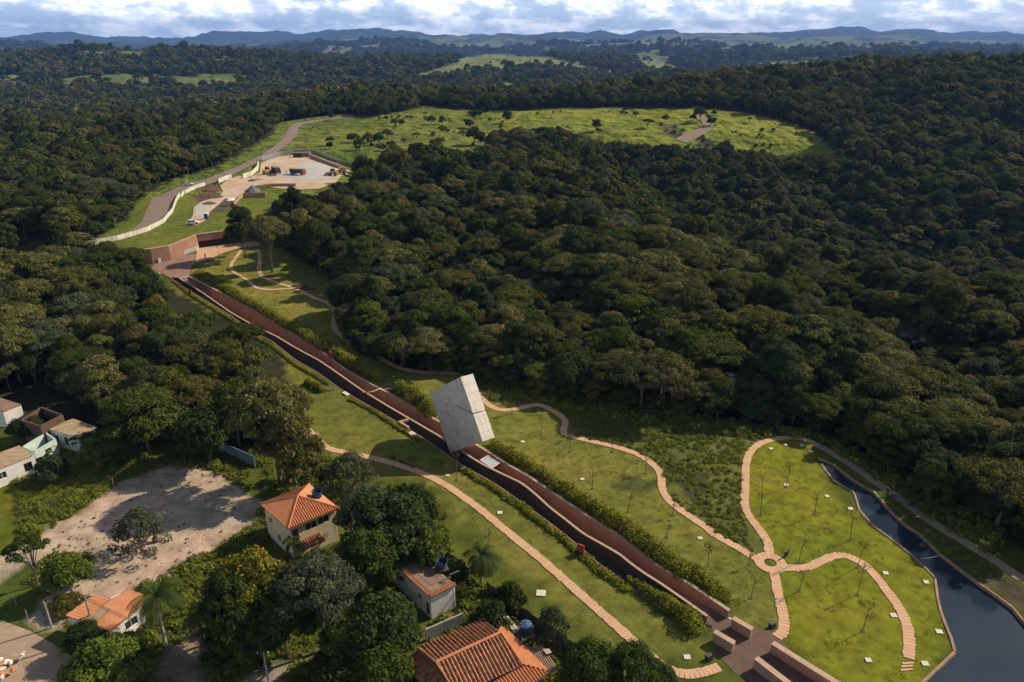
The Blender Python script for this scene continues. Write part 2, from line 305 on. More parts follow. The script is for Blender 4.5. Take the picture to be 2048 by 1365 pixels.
# ------------------------------------------------------------------ object helpers
def tag(o, label=None, cat=None, group=None, kind=None, category=None):
    for k, v in (('label', label), ('category', cat or category), ('group', group), ('kind', kind)):
        if v: o[k] = v
    return o
def link(o, parent=None):
    COL.objects.link(o)
    if parent is not None: o.parent = parent
    return o
def empty(name, loc, rz=0, **k):
    o = bpy.data.objects.new(name, None); o.location = loc; o.rotation_euler = (0, 0, rz); o.empty_display_size = .3
    link(o); return tag(o, **k)
class MB:
    def __init__(s): s.v = []; s.f = []; s.mi = []; s.m = 0
    def vert(s, p): s.v.append(tuple(p)); return len(s.v) - 1
    def face(s, pts):
        n = len(s.v); s.v += [tuple(p) for p in pts]; s.f.append(tuple(range(n, n + len(pts)))); s.mi.append(s.m); return s
    def prism(s, base, top):
        n = len(base); k = len(s.v); s.v += [tuple(p) for p in base] + [tuple(p) for p in top]
        s.f.append(tuple(range(k + n - 1, k - 1, -1))); s.f.append(tuple(range(k + n, k + 2 * n)))
        for i in range(n): j = (i + 1) % n; s.f.append((k + i, k + j, k + n + j, k + n + i))
        s.mi += [s.m] * (n + 2); return s
    def box(s, c, d, rz=0.0, mat=None):
        hx, hy, hz = d[0] / 2, d[1] / 2, d[2] / 2; cr, sr = math.cos(rz), math.sin(rz)
        P = [(-hx, -hy), (hx, -hy), (hx, hy), (-hx, hy)]
        Q = [(c[0] + x * cr - y * sr, c[1] + x * sr + y * cr) for x, y in P]
        return s.prism([(x, y, c[2] - hz) for x, y in Q], [(x, y, c[2] + hz) for x, y in Q])
    def hexa(s, a):  # 8 points: bottom 4, top 4
        return s.prism(a[:4], a[4:])
    def tube(s, pts, rad, n=6, cap=True):
        pts = [Vector(p) for p in pts]; rad = rad if isinstance(rad, (list, tuple)) else [rad] * len(pts); rings = []
        for i, p in enumerate(pts):
            t = (pts[min(i + 1, len(pts) - 1)] - pts[max(i - 1, 0)]).normalized()
            a = t.orthogonal().normalized() if abs(t.z) < .99 else Vector((1, 0, 0)); b = t.cross(a).normalized(); a = b.cross(t)
            rings.append([s.vert(p + (a * math.cos(2 * math.pi * k / n) + b * math.sin(2 * math.pi * k / n)) * rad[i]) for k in range(n)])
        for A, B in zip(rings, rings[1:]):
            for k in range(n): s.f.append((A[k], A[(k + 1) % n], B[(k + 1) % n], B[k])); s.mi.append(s.m)
        if cap:
            s.f.append(tuple(reversed(rings[0]))); s.mi.append(s.m); s.f.append(tuple(rings[-1])); s.mi.append(s.m)
        return s
    def cyl(s, c, r, h, n=14, r2=None):
        return s.tube([c, (c[0], c[1], c[2] + h)], [r, r if r2 is None else r2], n)
    def mesh(s, name, mats, smooth=False):
        me = bpy.data.meshes.new(name); me.from_pydata(s.v, [], s.f)
        for m in (mats if isinstance(mats, (list, tuple)) else [mats]): me.materials.append(M[m] if isinstance(m, str) else m)
        if any(s.mi): me.polygons.foreach_set('material_index', s.mi)
        if smooth: me.polygons.foreach_set('use_smooth', [True] * len(s.f))
        me.update(); return me
    def build(s, name, mats, parent=None, smooth=False, **k):
        o = bpy.data.objects.new(name, s.mesh(name, mats, smooth)); link(o, parent); return tag(o, **k)
def fast_mesh(name, verts, k, mats, midx=None):  # verts (n,k,3): separate polygons of k corners
    n = len(verts); me = bpy.data.meshes.new(name)
    me.vertices.add(n * k); me.vertices.foreach_set('co', np.asarray(verts, np.float32).ravel())
    me.loops.add(n * k); me.loops.foreach_set('vertex_index', np.arange(n * k, dtype=np.int32))
    me.polygons.add(n); me.polygons.foreach_set('loop_start', np.arange(0, n * k, k, dtype=np.int32))
    for m in mats: me.materials.append(M[m])
    if midx is not None: me.polygons.foreach_set('material_index', np.asarray(midx, np.int32))
    me.update(calc_edges=True); me.validate(); return me
def copy_tree(o, parent=None):
    c = o.copy(); COL.objects.link(c)
    if parent is not None: c.parent = parent
    for ch in list(o.children): copy_tree(ch, c)
    return c

# ------------------------------------------------------------------ layout of the memorial (photo read-off turned into ground points)
def PL(lst, z=0.0): return [Vector((*G0(x, y, z), z)) for x, y in lst]
R_px = [(379, 553), (475, 602), (543, 639), (597, 673), (640, 700), (667, 720), (701, 745), (765, 780), (819, 809), (880, 843), (953, 887.5), (984, 906), (1026, 933), (1057, 950), (1100, 980), (1144, 1009), (1185, 1036), (1247, 1074), (1277, 1098), (1321, 1135), (1373, 1169), (1465, 1239)]
L_px = [(357, 555), (404, 585), (462, 625), (516, 656), (553, 673), (583, 691), (610, 706), (637, 720), (664, 738), (728, 784), (772, 811), (826, 841), (873, 868), (918, 896), (944, 914.5), (967.6, 928.5), (1005, 947), (1045, 966), (1071, 987), (1100, 1014), (1134, 1040), (1168, 1067), (1202, 1086), (1240, 1108), (1284, 1145), (1321, 1172), (1373, 1213), (1424, 1254)]
O_px = [(340, 556), (377.5, 581.6), (462, 632), (502, 662), (543, 683), (590, 720), (634, 745), (681, 780), (725, 807), (805, 851), (853, 881), (920.6, 928.5), (949, 945), (979, 961), (1005, 978), (1100, 1046), (1151, 1087), (1202, 1132), (1260, 1172.6), (1311, 1210), (1372, 1236)]
RL, LL, OL_ = PL(R_px), PL(L_px), PL(O_px)
HOLE = [(p.x, p.y) for p in RL] + [(LL[-1].x, LL[-1].y)] + [(p.x, p.y) for p in reversed(OL_)]
POND_px_l = [(1636.5, 913), (1646, 936), (1665, 959), (1707.7, 986), (1717, 1021), (1746, 1051.5), (1807.7, 1097.7), (1867, 1151.5), (1873, 1197.7), (1881, 1232), (1909.6, 1299.6), (1842, 1363), (1790, 1420)]
POND_px_r = [(1669, 926.5), (1707.7, 959), (1750, 982), (1769, 1005), (1800, 1040), (1842, 1067), (1865, 1090), (1884.6, 1109), (1930.8, 1144), (1977, 1178.5), (2023, 1209), (2048, 1240), (2130, 1320), (2230, 1500)]
POND = [tuple(G0(x, y)) for x, y in POND_px_l] + [tuple(G0(x, y)) for x, y in reversed(POND_px_r)]

def resample(pts, step):
    out = [pts[0].copy()]; acc = 0
    for a, b in zip(pts, pts[1:]):
        d = (b - a).length; t = step - acc
        while t <= d: out.append(a.lerp(b, t / d)); t += step
        acc = d - (t - step)
    return out
def smooth_poly(pts, it=2):
    for _ in range(it):
        q = [pts[0]]
        for a, b in zip(pts, pts[1:]): q += [a.lerp(b, .25), a.lerp(b, .75)]
        q.append(pts[-1]); pts = q
    return pts
def offset(pts, d):
    out = []
    for i, p in enumerate(pts):
        t = pts[min(i + 1, len(pts) - 1)] - pts[max(i - 1, 0)]; n = Vector((t.y, -t.x, 0)).normalized(); out.append(p + n * d)
    return out
def cdt(points, loops, keep):
    vs = [Vector(p[:2]) for p in points]; ed = []
    for lp, closed in loops:
        k = len(vs); n = len(lp); vs += [Vector(p[:2]) for p in lp]
        ed += [(k + i, k + (i + 1) % n) for i in range(n if closed else n - 1)]
    r = delaunay_2d_cdt(vs, ed, [], 0, 1e-4)
    V = np.array([(v.x, v.y) for v in r[0]]); Fc = np.array([f for f in r[2] if len(f) == 3])
    c = V[Fc].mean(1); k = keep(c[:, 0], c[:, 1]); Fc = Fc[k]
    a = V[Fc]; cr = (a[:, 1, 0] - a[:, 0, 0]) * (a[:, 2, 1] - a[:, 0, 1]) - (a[:, 1, 1] - a[:, 0, 1]) * (a[:, 2, 0] - a[:, 0, 0])
    Fc[cr < 0] = Fc[cr < 0][:, ::-1]
    return V, Fc
def sheet(name, poly, mat, lift=.03, grid=3.0, z=None, **k):
    """A ground sheet draped on the terrain inside a world polygon."""
    P = np.array([(p[0], p[1]) for p in poly]); x0, y0 = P.min(0); x1, y1 = P.max(0)
    gx, gy = np.meshgrid(np.arange(x0, x1, grid), np.arange(y0, y1, grid)); gx = gx.ravel(); gy = gy.ravel()
    ins = pip(gx, gy, P); dense = []
    for i in range(len(P)):
        a = P[i]; b = P[(i + 1) % len(P)]; n = max(1, int(np.hypot(*(b - a)) / grid))
        dense += [tuple(a + (b - a) * t / n) for t in range(n)]
    V, Fc = cdt(list(zip(gx[ins], gy[ins])), [(dense, True)], lambda x, y: pip(x, y, P))
    zz = hgt(V[:, 0], V[:, 1]) + lift if z is None else np.full(len(V), z)
    me = bpy.data.meshes.new(name); me.from_pydata(np.c_[V, zz].tolist(), [], Fc.tolist()); me.materials.append(M[mat]); me.update()
    o = bpy.data.objects.new(name, me); link(o, k.pop('parent', None)); return tag(o, **k)

# ------------------------------------------------------------------ ground colour zones (photo pixels of the ground)
CLEAR_NEAR = [(-400, 840), (0, 840), (60, 850), (200, 880), (320, 885), (420, 880), (560, 905), (640, 900), (600, 850), (590, 800), (600, 760), (560, 710), (500, 660), (440, 620), (385, 592), (330, 572), (285, 548), (262, 515),
    (262, 500), (337, 488), (392, 465), (475, 455), (500, 478), (560, 490), (610, 520), (650, 545), (700, 585), (715, 620), (690, 660), (705, 700), (800, 738), (900, 750), (1000, 770), (1150, 800), (1330, 830), (1500, 848), (1560, 862), (1640, 862), (1700, 897), (1800, 947), (1900, 1010), (2000, 1065), (2100, 1130), (2700, 1500), (2700, 5000), (-2500, 5000), (-2500, 840)]
ROAD_R = [(-60, 528), (60, 512), (184, 491), (237, 479), (297, 461), (328.5, 444), (346, 423), (353, 403), (367, 388), (392, 376), (418, 369), (452, 357), (487, 339), (525, 321), (553.6, 304), (580, 286), (594, 270), (597, 256), (606, 249), (648, 242), (700, 236)]
ROAD_L = [(-60, 518), (60, 502), (170, 484), (233.6, 471), (265, 460), (283, 445), (291.6, 422.6), (311, 398), (346, 379), (374, 369), (416, 357), (451.6, 343), (487, 329), (522, 311), (557, 286), (571, 269), (578, 256), (588, 247), (606, 243), (648, 238), (700, 233)]
SITE = [(455, 352), (480, 345), (518, 318), (560, 307), (622, 305), (655, 318), (700, 335), (722, 352), (700, 372), (640, 392), (560, 402), (545, 420), (480, 430), (420, 447), (385, 460), (372, 445), (395, 420), (430, 380)]
VERGE = [(-80, 530), (-80, 508), (190, 476), (252, 440), (268, 405), (325, 366), (430, 335), (540, 272), (556, 244), (600, 236), (700, 228), (720, 240), (600, 275), (640, 300), (720, 330), (722, 352), (690, 375), (640, 395), (570, 400), (500, 470), (392, 472), (337, 492), (262, 505), (100, 522)]
PAST1 = [(600, 262), (650, 240), (760, 230), (850, 214), (960, 220), (1010, 232), (985, 270), (960, 312), (900, 300), (820, 305), (730, 330), (640, 300), (590, 300)]
PAST2 = [(975, 236), (1000, 226), (1030, 222), (1250, 216), (1400, 219), (1480, 224), (1560, 240), (1640, 270), (1700, 315), (1560, 312), (1450, 300), (1390, 300), (1300, 292), (1210, 286), (1120, 270), (1060, 262), (1010, 268), (985, 262)]
FARP = [[(805, 158), (880, 135), (930, 112), (1020, 106), (1100, 118), (1210, 140), (1190, 146), (1100, 142), (1000, 140), (900, 158)],
        [(940, 184), (1010, 162), (1080, 175), (1010, 184)], [(1240, 128), (1300, 120), (1400, 145), (1410, 152), (1330, 148)],
        [(1480, 128), (1640, 120), (1650, 132), (1500, 142)], [(285, 200), (330, 190), (400, 196), (380, 208), (300, 208)],
        [(1740, 130), (2048, 122), (2048, 137), (1900, 142)], [(1300, 175), (1360, 172), (1350, 182)], [(130, 290), (430, 262), (440, 275), (200, 300)],
        [(1240, 90), (1300, 84), (1330, 92), (1260, 96)], [(1440, 92), (1600, 84), (1610, 94), (1460, 104)], [(880, 92), (1000, 84), (1010, 92), (900, 98)], [(1520, 104), (1600, 98), (1620, 106), (1540, 108)]]
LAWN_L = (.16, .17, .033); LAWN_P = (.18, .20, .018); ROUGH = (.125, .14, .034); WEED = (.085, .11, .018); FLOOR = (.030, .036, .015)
MEADOW = (.12, .14, .015); SOIL = (.10, .078, .05); LOT = (.47, .375, .27); VERGEC = (.13, .16, .025); PAST = (.195, .21, .022)
ZONES = [
 (CLEAR_NEAR, WEED),
 ([(340, 560), (460, 630), (600, 725), (800, 855), (920, 930), (1100, 1050), (1310, 1215), (1380, 1245), (1440, 1330), (1420, 1345), (1330, 1310), (1190, 1290), (1100, 1200), (1000, 1110), (900, 1020), (880, 985), (840, 958), (720, 945), (650, 900), (600, 850), (585, 790), (560, 700), (480, 650), (420, 620), (340, 575)], LAWN_L),
 ([(379, 540), (490, 495), (560, 495), (650, 555), (690, 600), (680, 660), (720, 700), (800, 745), (930, 748), (965, 797), (1026, 820), (1080, 809), (1127, 835), (1141, 872), (1251, 899), (1326, 948), (1322, 979), (1380, 1034), (1509, 1114), (1570, 1150), (1575, 1270), (1480, 1250), (1250, 1075), (985, 900), (880, 843), (640, 700), (400, 560)], (.18, .188, .035)),
 ([(1530, 1095), (1519, 1060), (1495, 1029), (1488, 1005), (1492, 941), (1500, 901), (1527, 884), (1565, 875), (1625, 885), (1650, 960), (1740, 1050), (1870, 1155), (1905, 1300), (1830, 1400), (1700, 1400), (1570, 1270), (1560, 1150)], LAWN_P),
 ([(1127, 832), (1143, 872), (1251, 899), (1328, 948), (1324, 979), (1380, 1034), (1509, 1114), (1530, 1095), (1519, 1060), (1495, 1029), (1486, 1005), (1490, 941), (1498, 901), (1527, 882), (1565, 868), (1500, 845), (1330, 825), (1150, 795), (1000, 765), (930, 745), (960, 795), (1026, 819), (1080, 807)], ROUGH),
 ([(925, 748), (985, 775), (1010, 800), (975, 803), (940, 785)], SOIL), ([(720, 690), (800, 735), (780, 715)], SOIL),
 ([(1200, 960), (1320, 955), (1330, 975), (1250, 985)], (.09, .10, .03)),
 ([(1350, 930), (1420, 945), (1400, 1010), (1370, 1000)], (.062, .07, .026)),
 ([(1880, 1105), (2060, 1180), (2060, 1240), (1935, 1145)], (.085, .07, .045)),
 ([(-300, 1010), (0, 975), (150, 930), (330, 890), (480, 880), (520, 910), (480, 950), (330, 928), (230, 970), (130, 1042), (0, 1110), (-300, 1200)], MEADOW),
 ([(330, 928), (420, 940), (480, 975), (530, 1000), (510, 1050), (450, 1085), (400, 1110), (330, 1155), (250, 1190), (160, 1235), (90, 1262), (50, 1240), (100, 1185), (170, 1150), (190, 1110), (100, 1115), (0, 1160), (-200, 1240), (-200, 1190), (0, 1110), (130, 1042), (230, 970)], LOT),
 ([(320, 1330), (370, 1270), (430, 1190), (450, 1190), (420, 1260), (420, 1400), (300, 1400)], (.27, .21, .15)),
 ([(560, 1400), (400, 1400), (520, 1340), (600, 1305), (660, 1298), (640, 1310), (560, 1350)], (.36, .28, .2)),
 ([(855, 1275), (880, 1235), (950, 1205), (965, 1225), (880, 1270)], (.2, .16, .1)),
]
BANKS = [[(1385, 262), (1420, 282), (1475, 302), (1440, 310), (1390, 292)], [(1318, 246), (1345, 250), (1372, 262), (1358, 280), (1330, 272)], [(1400, 224), (1440, 232), (1450, 244), (1425, 240)], [(1460, 262), (1530, 272), (1600, 300), (1540, 300), (1480, 285)]]
ZONES2 = [(VERGE, VERGEC), ([(385, 400), (395, 378), (440, 362), (450, 380), (430, 392), (400, 402)], (.11, .07, .045)), ([(418, 420), (450, 398), (470, 404), (455, 420), (430, 428)], (.12, .085, .055)), (PAST1, (.125, .15, .02)), (PAST2, PAST), (BANKS[0], (.05, .045, .025)), (BANKS[1], (.09, .085, .04)), (FARP[7], (.085, .11, .02)), (FARP[4], (.30, .20, .13)), (FARP[0], (.20, .22, .07)), (FARP[1], (.22, .24, .07)), (FARP[2], (.21, .23, .08)), (FARP[3], (.20, .23, .09))] + [(f, (.17, .20, .08)) for f in FARP[5:7] + FARP[8:]]
def field(x, y):
    n = fbm(x / 420 + 4, y / 600, 4) + .35 * fbm(x / 90, y / 130, 3); return (n > np.where((x > .12 * y) & (y > 3000), -.16, np.where(x > -.12 * y, -.01, .34))) & (y > 1500) & (y < 12500)
def zone_colours(x, y, z, near):
    jx = fbm(x / 3.1, y / 3.1, 3) * (1.1 if near else 6); jy = fbm(x / 3.1 + 50, y / 3.1 + 9, 3) * (1.1 if near else 6)
    if not near: f = np.clip(y / 900, 1, 9); jx *= f; jy *= f
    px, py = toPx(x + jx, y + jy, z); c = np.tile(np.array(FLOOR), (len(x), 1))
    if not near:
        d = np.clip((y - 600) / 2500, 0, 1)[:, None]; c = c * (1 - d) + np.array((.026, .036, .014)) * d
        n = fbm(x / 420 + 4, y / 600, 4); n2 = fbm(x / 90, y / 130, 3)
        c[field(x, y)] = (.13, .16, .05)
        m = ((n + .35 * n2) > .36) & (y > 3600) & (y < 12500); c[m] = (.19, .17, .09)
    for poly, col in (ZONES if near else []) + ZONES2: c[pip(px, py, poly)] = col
    if near:
        w = fbm(x / 14 + 3, y / 9, 3)[:, None]; w2 = fbm(x / 4.5, y / 3.5 + 8, 2)[:, None]; k = np.clip(w * 1.3 + w2 * .5, -1, 1)
        c = c * (1 + np.where(k > 0, k * np.array([.34, .10, .35]), k * np.array([.30, .16, .1])))
    else:
        w = fbm(x / 45 + 3, y / 60, 3)[:, None]; c = c * (1 + np.clip(w * 1.3, -1, 1) * np.array([.32, .18, .2]))
    return c

def near_ground():
    pts = []
    for (ya, yb, st) in ((-60, 52, 9), (52, 150, 1.5), (150, 225, 2.0), (225, 304, 2.6)):
        yy = np.arange(ya, yb, st); xx = np.arange(-330, 330, st)
        gx, gy = np.meshgrid(xx, yy); gx = gx.ravel() + rng.uniform(-.3, .3, gx.size) * st; gy = gy.ravel() + rng.uniform(-.3, .3, gy.size) * st
        vis = (np.abs(gx) < np.maximum(gy, 40) * .82 + 14) if ya > 0 else np.abs(gx) < 90
        coarse = ~vis & (rng.random(gx.size) < .02); k = vis | coarse; pts.append(np.c_[gx[k], gy[k]])
    pts = np.concatenate(pts)
    cs = [(-330, -62), (330, -62), (330, 306), (-330, 306)]; brd = []
    for q in range(4):
        (xa, ya), (xb, yb) = cs[q], cs[(q + 1) % 4]; m_ = 165; brd += [(xa + (xb - xa) * i / m_, ya + (yb - ya) * i / m_) for i in range(m_)]
    wt = [(a, b) for a, b in WALLTOP]; wt2 = [(a, b + 2.25) for a, b in WALLTOP]; wt3 = [(a, b + 1.98) for a, b in WALLTOP]
    V, Fc = cdt(pts.tolist(), [(brd, True), (HOLE, True), (POND, True), (wt2, False), (wt3, False)], lambda x, y: ~(pip(x, y, HOLE) | pip(x, y, POND)))
    z = hgt(V[:, 0], V[:, 1])
    # level the lips so the sheets and walls sit on them
    me = bpy.data.meshes.new('ground'); me.from_pydata(np.c_[V, z].tolist(), [], Fc.tolist()); me.materials.append(M['terrain'])
    me.polygons.foreach_set('use_smooth', [True] * len(Fc))
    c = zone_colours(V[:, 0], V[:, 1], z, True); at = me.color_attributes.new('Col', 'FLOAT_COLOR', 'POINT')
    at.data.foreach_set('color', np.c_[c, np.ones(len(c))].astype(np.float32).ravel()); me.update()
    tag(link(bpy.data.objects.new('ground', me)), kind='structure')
near_ground()
def far_ground():
    ys = [302.0]
    while ys[-1] < 18600: ys.append(ys[-1] * 1.0105)
    ys = np.array(ys); ss = np.linspace(-1.05, 1.05, 420); sg, yg = np.meshgrid(ss, ys); x = (sg * yg).ravel(); y = yg.ravel()
    z = hgt(x, y) - np.where(y < 308, .5, 0)
    nS = len(ss); nY = len(ys); a = (np.arange(nY - 1)[:, None] * nS + np.arange(nS - 1)).ravel()
    Fq = np.c_[a, a + 1, a + nS + 1, a + nS]
    me = bpy.data.meshes.new('hills'); me.from_pydata(np.c_[x, y, z].tolist(), [], Fq.tolist()); me.materials.append(M['terrain_far'])
    me.polygons.foreach_set('use_smooth', [True] * len(Fq))
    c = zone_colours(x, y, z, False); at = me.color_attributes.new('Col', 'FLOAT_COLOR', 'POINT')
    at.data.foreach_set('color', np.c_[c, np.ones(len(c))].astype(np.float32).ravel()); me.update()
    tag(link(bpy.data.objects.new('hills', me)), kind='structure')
M['terrain_far'] = mk('far ground cover', (.1, .1, .05), .95, (.48, .55, .45), .035, 12, 1.0, .1, 7, attr='Col', spec=.1)
far_ground()
sheet('wall_foundation_strip', [(-1, -59), (1, -59), (1, -57), (-1, -57)], 'dirt', kind='structure') if False else None

# ------------------------------------------------------------------ trench, walls, channel
def floor_z(p):  # the walk climbs down from both ends
    t = max(0, min(1, (RL[0] - p).length / (RL[0] - RL[-1]).length))
    return -4.2 * min(1, t / .10, (1 - t) / .13)
def strip_between(name, A, B, za, mat, n=120, **k):
    """a floor strip between two polylines, rows matched by arc length"""
    a = resample(A, 1.0); b = resample(B, 1.0); mb = MB(); n = min(len(a), len(b)) - 1
    for i in range(n + 1):
        p = a[round(i * (len(a) - 1) / n)]; q = b[round(i * (len(b) - 1) / n)]; z = za(p) if callable(za) else za
        mb.vert((p.x, p.y, z)); mb.vert((q.x, q.y, z))
    for i in range(n): j = 2 * i; mb.f.append((j, j + 2, j + 3, j + 1)); mb.mi.append(0)
    return mb.build(name, mat, **k)
strip_between('sunken_walk', offset(RL, -.25), offset(LL, .1), floor_z, 'plaza_red', kind='structure')
sheet('side_channel', [(p.x, p.y) for p in LL] + [(p.x, p.y) for p in reversed(OL_)], 'channel', z=-1.9, grid=3, kind='structure')
def wall_along(pts, th, zb, zt, side=1):
    """solid wall under a polyline; th thick towards `side`"""
    q = offset(pts, th * side); mb = MB(); n = len(pts)
    for p, r in zip(pts, q):
        b, t = zb(p), zt(p)
        for v in ((p.x, p.y, b), (p.x, p.y, t), (r.x, r.y, t), (r.x, r.y, b)): mb.vert(v)
    for i in range(n - 1):
        a, b = 4 * i, 4 * i + 4
        for j in range(4): mb.f.append((a + j, b + j, b + (j + 1) % 4, a + (j + 1) % 4)); mb.mi.append(0)
    mb.f += [(3, 2, 1, 0), (4 * n - 4, 4 * n - 3, 4 * n - 2, 4 * n - 1)]; mb.mi += [0, 0]; return mb
def capz(p, end): 
    d = (p - end).length; return .12 + .22 * fbm(np.array([p.x / 26]), np.array([p.y / 26]), 2)[0] + max(0, 1 - d / 14) * 1.05
def rise(p): return capz(p, RL[-1])
def risel(p): return capz(p, LL[-1])
rs = resample(RL, 1.5); ls = resample(LL, 1.5)
t = empty('retaining_wall', RL[10], label='long iron red concrete wall on the lawn and hedge side of the sunken walk', cat='wall')
def local(o, base): o.matrix_parent_inverse = Matrix.Translation(base).inverted(); return o
def part(mb, name, mats, th, smooth=False, **k):
    o = mb.build(name, mats, th, smooth, **k); local(o, th.location); return o
# the wall is cast in bays with open joints between them
def bays(pts, per, th, zb, zt, side, name, mat, thing):
    i = 0; n = len(pts)
    while i < n - 1:
        j = min(n - 1, i + per); seg = [p.copy() for p in pts[i:j + 1]]
        if j < n - 1: seg[-1] = seg[-1].lerp(seg[-2], .035)
        part(wall_along(seg, th, zb, zt, side), name, mat, thing); i = j
bays(rs, 4, .34, lambda p: floor_z(p) - .3, lambda p: rise(p) - .1, 1, 'wall_bay', 'wall_red', t)
bays(offset(rs, -.06), 6, .46, lambda p: rise(p) - .1, lambda p: rise(p) + .03, 1, 'coping', 'wall_cap', t)
t = empty('retaining_wall', LL[12], label='low wall with pale coping between the sunken walk and the dark side channel', cat='wall')
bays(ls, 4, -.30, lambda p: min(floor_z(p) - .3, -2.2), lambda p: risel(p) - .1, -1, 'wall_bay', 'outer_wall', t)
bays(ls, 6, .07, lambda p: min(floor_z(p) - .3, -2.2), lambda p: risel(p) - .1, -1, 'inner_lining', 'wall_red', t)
bays(offset(ls, -.09), 6, .36, lambda p: risel(p) - .1, lambda p: risel(p) + .03, 1, 'coping', 'wall_cap', t)
osx = resample(OL_, 2.0)
t = empty('channel_edge', OL_[8], label='thin pale concrete kerb along the grass side of the dark channel', cat='kerb')
bays(osx, 5, .16, lambda p: -2.1, lambda p: H(p.x, p.y) + .09, -1, 'kerb_stone', 'kerb', t)
bays([OL_[-1], LL[-1]], 5, .3, lambda p: -2.1, lambda p: H(p.x, p.y) + .09, -1, 'end_wall', 'outer_wall', t); bays([LL[0], OL_[0]], 5, .3, lambda p: -2.1, lambda p: H(p.x, p.y) + .09, -1, 'end_wall', 'outer_wall', t)
# lower end: round court and its four low walls
PC = GP(1502, 1302)
def disc(c, rx, ry, rz, n=48, wob=0): return [(c[0] + rx * math.cos(a) * math.cos(rz) - ry * math.sin(a) * math.sin(rz), c[1] + rx * math.cos(a) * math.sin(rz) + ry * math.sin(a) * math.cos(rz)) for a in [2 * math.pi * i / n for i in range(n)]]
sheet('paved_court', [tuple(G0(x, y)) for x, y in [(1373, 1213), (1424, 1254), (1428, 1290), (1436, 1310), (1470, 1345), (1520, 1372), (1640, 1480), (1900, 1700), (2000, 1600), (1750, 1430), (1650, 1370), (1590, 1320), (1578, 1296), (1558, 1272), (1530, 1257), (1495, 1251), (1465, 1239)]], 'plaza_dark', .035, 1.5, kind='structure')
def low_wall(px1, px2, th, h, label, mats=('wall_red', 'wall_cap')):
    a = G(*px1, h); b = G(*px2, h); a.z = b.z = 0; d = (b - a).normalized(); n = Vector((d.y, -d.x, 0))
    t = empty('low_wall', (a + b) / 2, label=label, cat='wall', group='low walls of the round court'); mb = MB()
    q = [a, b, b + n * th, a + n * th]; z0 = -.1
    mb.prism([(p.x, p.y, z0) for p in q], [(p.x, p.y, h - .08) for p in q]); part(mb, 'wall_body', mats[0], t)
    q = [a - n * .03 - d * .03, b - n * .03 + d * .03, b + n * (th + .03) + d * .03, a + n * (th + .03) - d * .03]; mb = MB()
    mb.prism([(p.x, p.y, h - .08) for p in q], [(p.x, p.y, h) for p in q]); part(mb, 'coping', mats[1], t)
M['wall_tan'] = mk('tan concrete block', (.36, .22, .155), .85, (.29, .175, .12), .9, 6, .3, 5, .02)
low_wall((1502, 1260), (1464, 1238), .62, 1.35, 'short block wall ending the hedge side of the sunken walk', ('wall_tan', 'wall_cap'))
low_wall((1466, 1288), (1427, 1265), .62, 1.35, 'short block wall ending the channel side of the sunken walk', ('wall_tan', 'wall_cap'))
low_wall((1690, 1380), (1543, 1288), .66, 1.35, 'long low wall leaving the round court on the pond side', ('wall_tan', 'wall_cap'))
low_wall((1640, 1420), (1509, 1318), .66, 1.35, 'long low wall leaving the round court on the house side', ('wall_tan', 'wall_cap'))

# ------------------------------------------------------------------ upper entrance
t = empty('entrance_building', (WALLTOP[3][0], WALLTOP[3][1], 0), label='brown concrete museum front cut into the grass bank above the red court', cat='building')
def wallpoly(pts, mat, th=.35, name='wall'):  # vertical or leaning wall panel from 3D quad/triangle, given thickness away from the camera
    P = [Vector(p) for p in pts]; n = (P[1] - P[0]).cross(P[2] - P[0]).normalized()
    if n.y < 0: n = -n
    mb = MB(); mb.prism([p + n * th for p in P], P); return part(mb, name, mat, t)
wt = [Vector((x, y, 4.9)) for x, y in WALLTOP]
for i in range(3):  # left wall with coping
    a, b = wt[i], wt[i + 1]; wallpoly([(a.x, a.y, -.1), (b.x, b.y, -.1), (b.x, b.y, 4.75), (a.x, a.y, 4.75)], 'wall_court')
for i in range(3, len(wt) - 1):  # right front: upper band, recess, soffit
    a, b = wt[i], wt[i + 1]
    wallpoly([(a.x, a.y, 2.55), (b.x, b.y, 2.55), (b.x, b.y, 4.75), (a.x, a.y, 4.75)], 'wall_court', .3, 'upper_band')
    wallpoly([(a.x, a.y + 1.6, -.1), (b.x, b.y + 1.6, -.1), (b.x, b.y + 1.6, 2.5), (a.x, a.y + 1.6, 2.5)], 'outer_wall', .3, 'recessed_front')  # recess wall coloured far darker than the band above
    wallpoly([(a.x, a.y, 2.52), (b.x, b.y, 2.52), (b.x, b.y + 1.7, 2.52), (a.x, a.y + 1.7, 2.52)], 'wall_red', .02, 'soffit')
mb = MB()
for i in range(len(wt) - 1):
    a, b = wt[i], wt[i + 1]; mb.prism([(a.x, a.y - .1, 4.72), (b.x, b.y - .1, 4.72), (b.x, b.y + .75, 4.72), (a.x, a.y + .75, 4.72)], [(a.x, a.y - .1, 4.98), (b.x, b.y - .1, 4.98), (b.x, b.y + .75, 4.98), (a.x, a.y + .75, 4.98)])
part(mb, 'coping', 'wall_cap', t)
mb = MB()
for i in range(len(wt) - 1):
    a, b = wt[i], wt[i + 1]; mb.prism([(p.x, p.y + k, 4.5) for p, k in ((a, .755), (b, .755), (b, 2.7), (a, 2.7))], [(p.x, p.y + k, 4.74) for p, k in ((a, .755), (b, .755), (b, 2.7), (a, 2.7))])
part(mb, 'grass_roof', 'grass_roof', t)
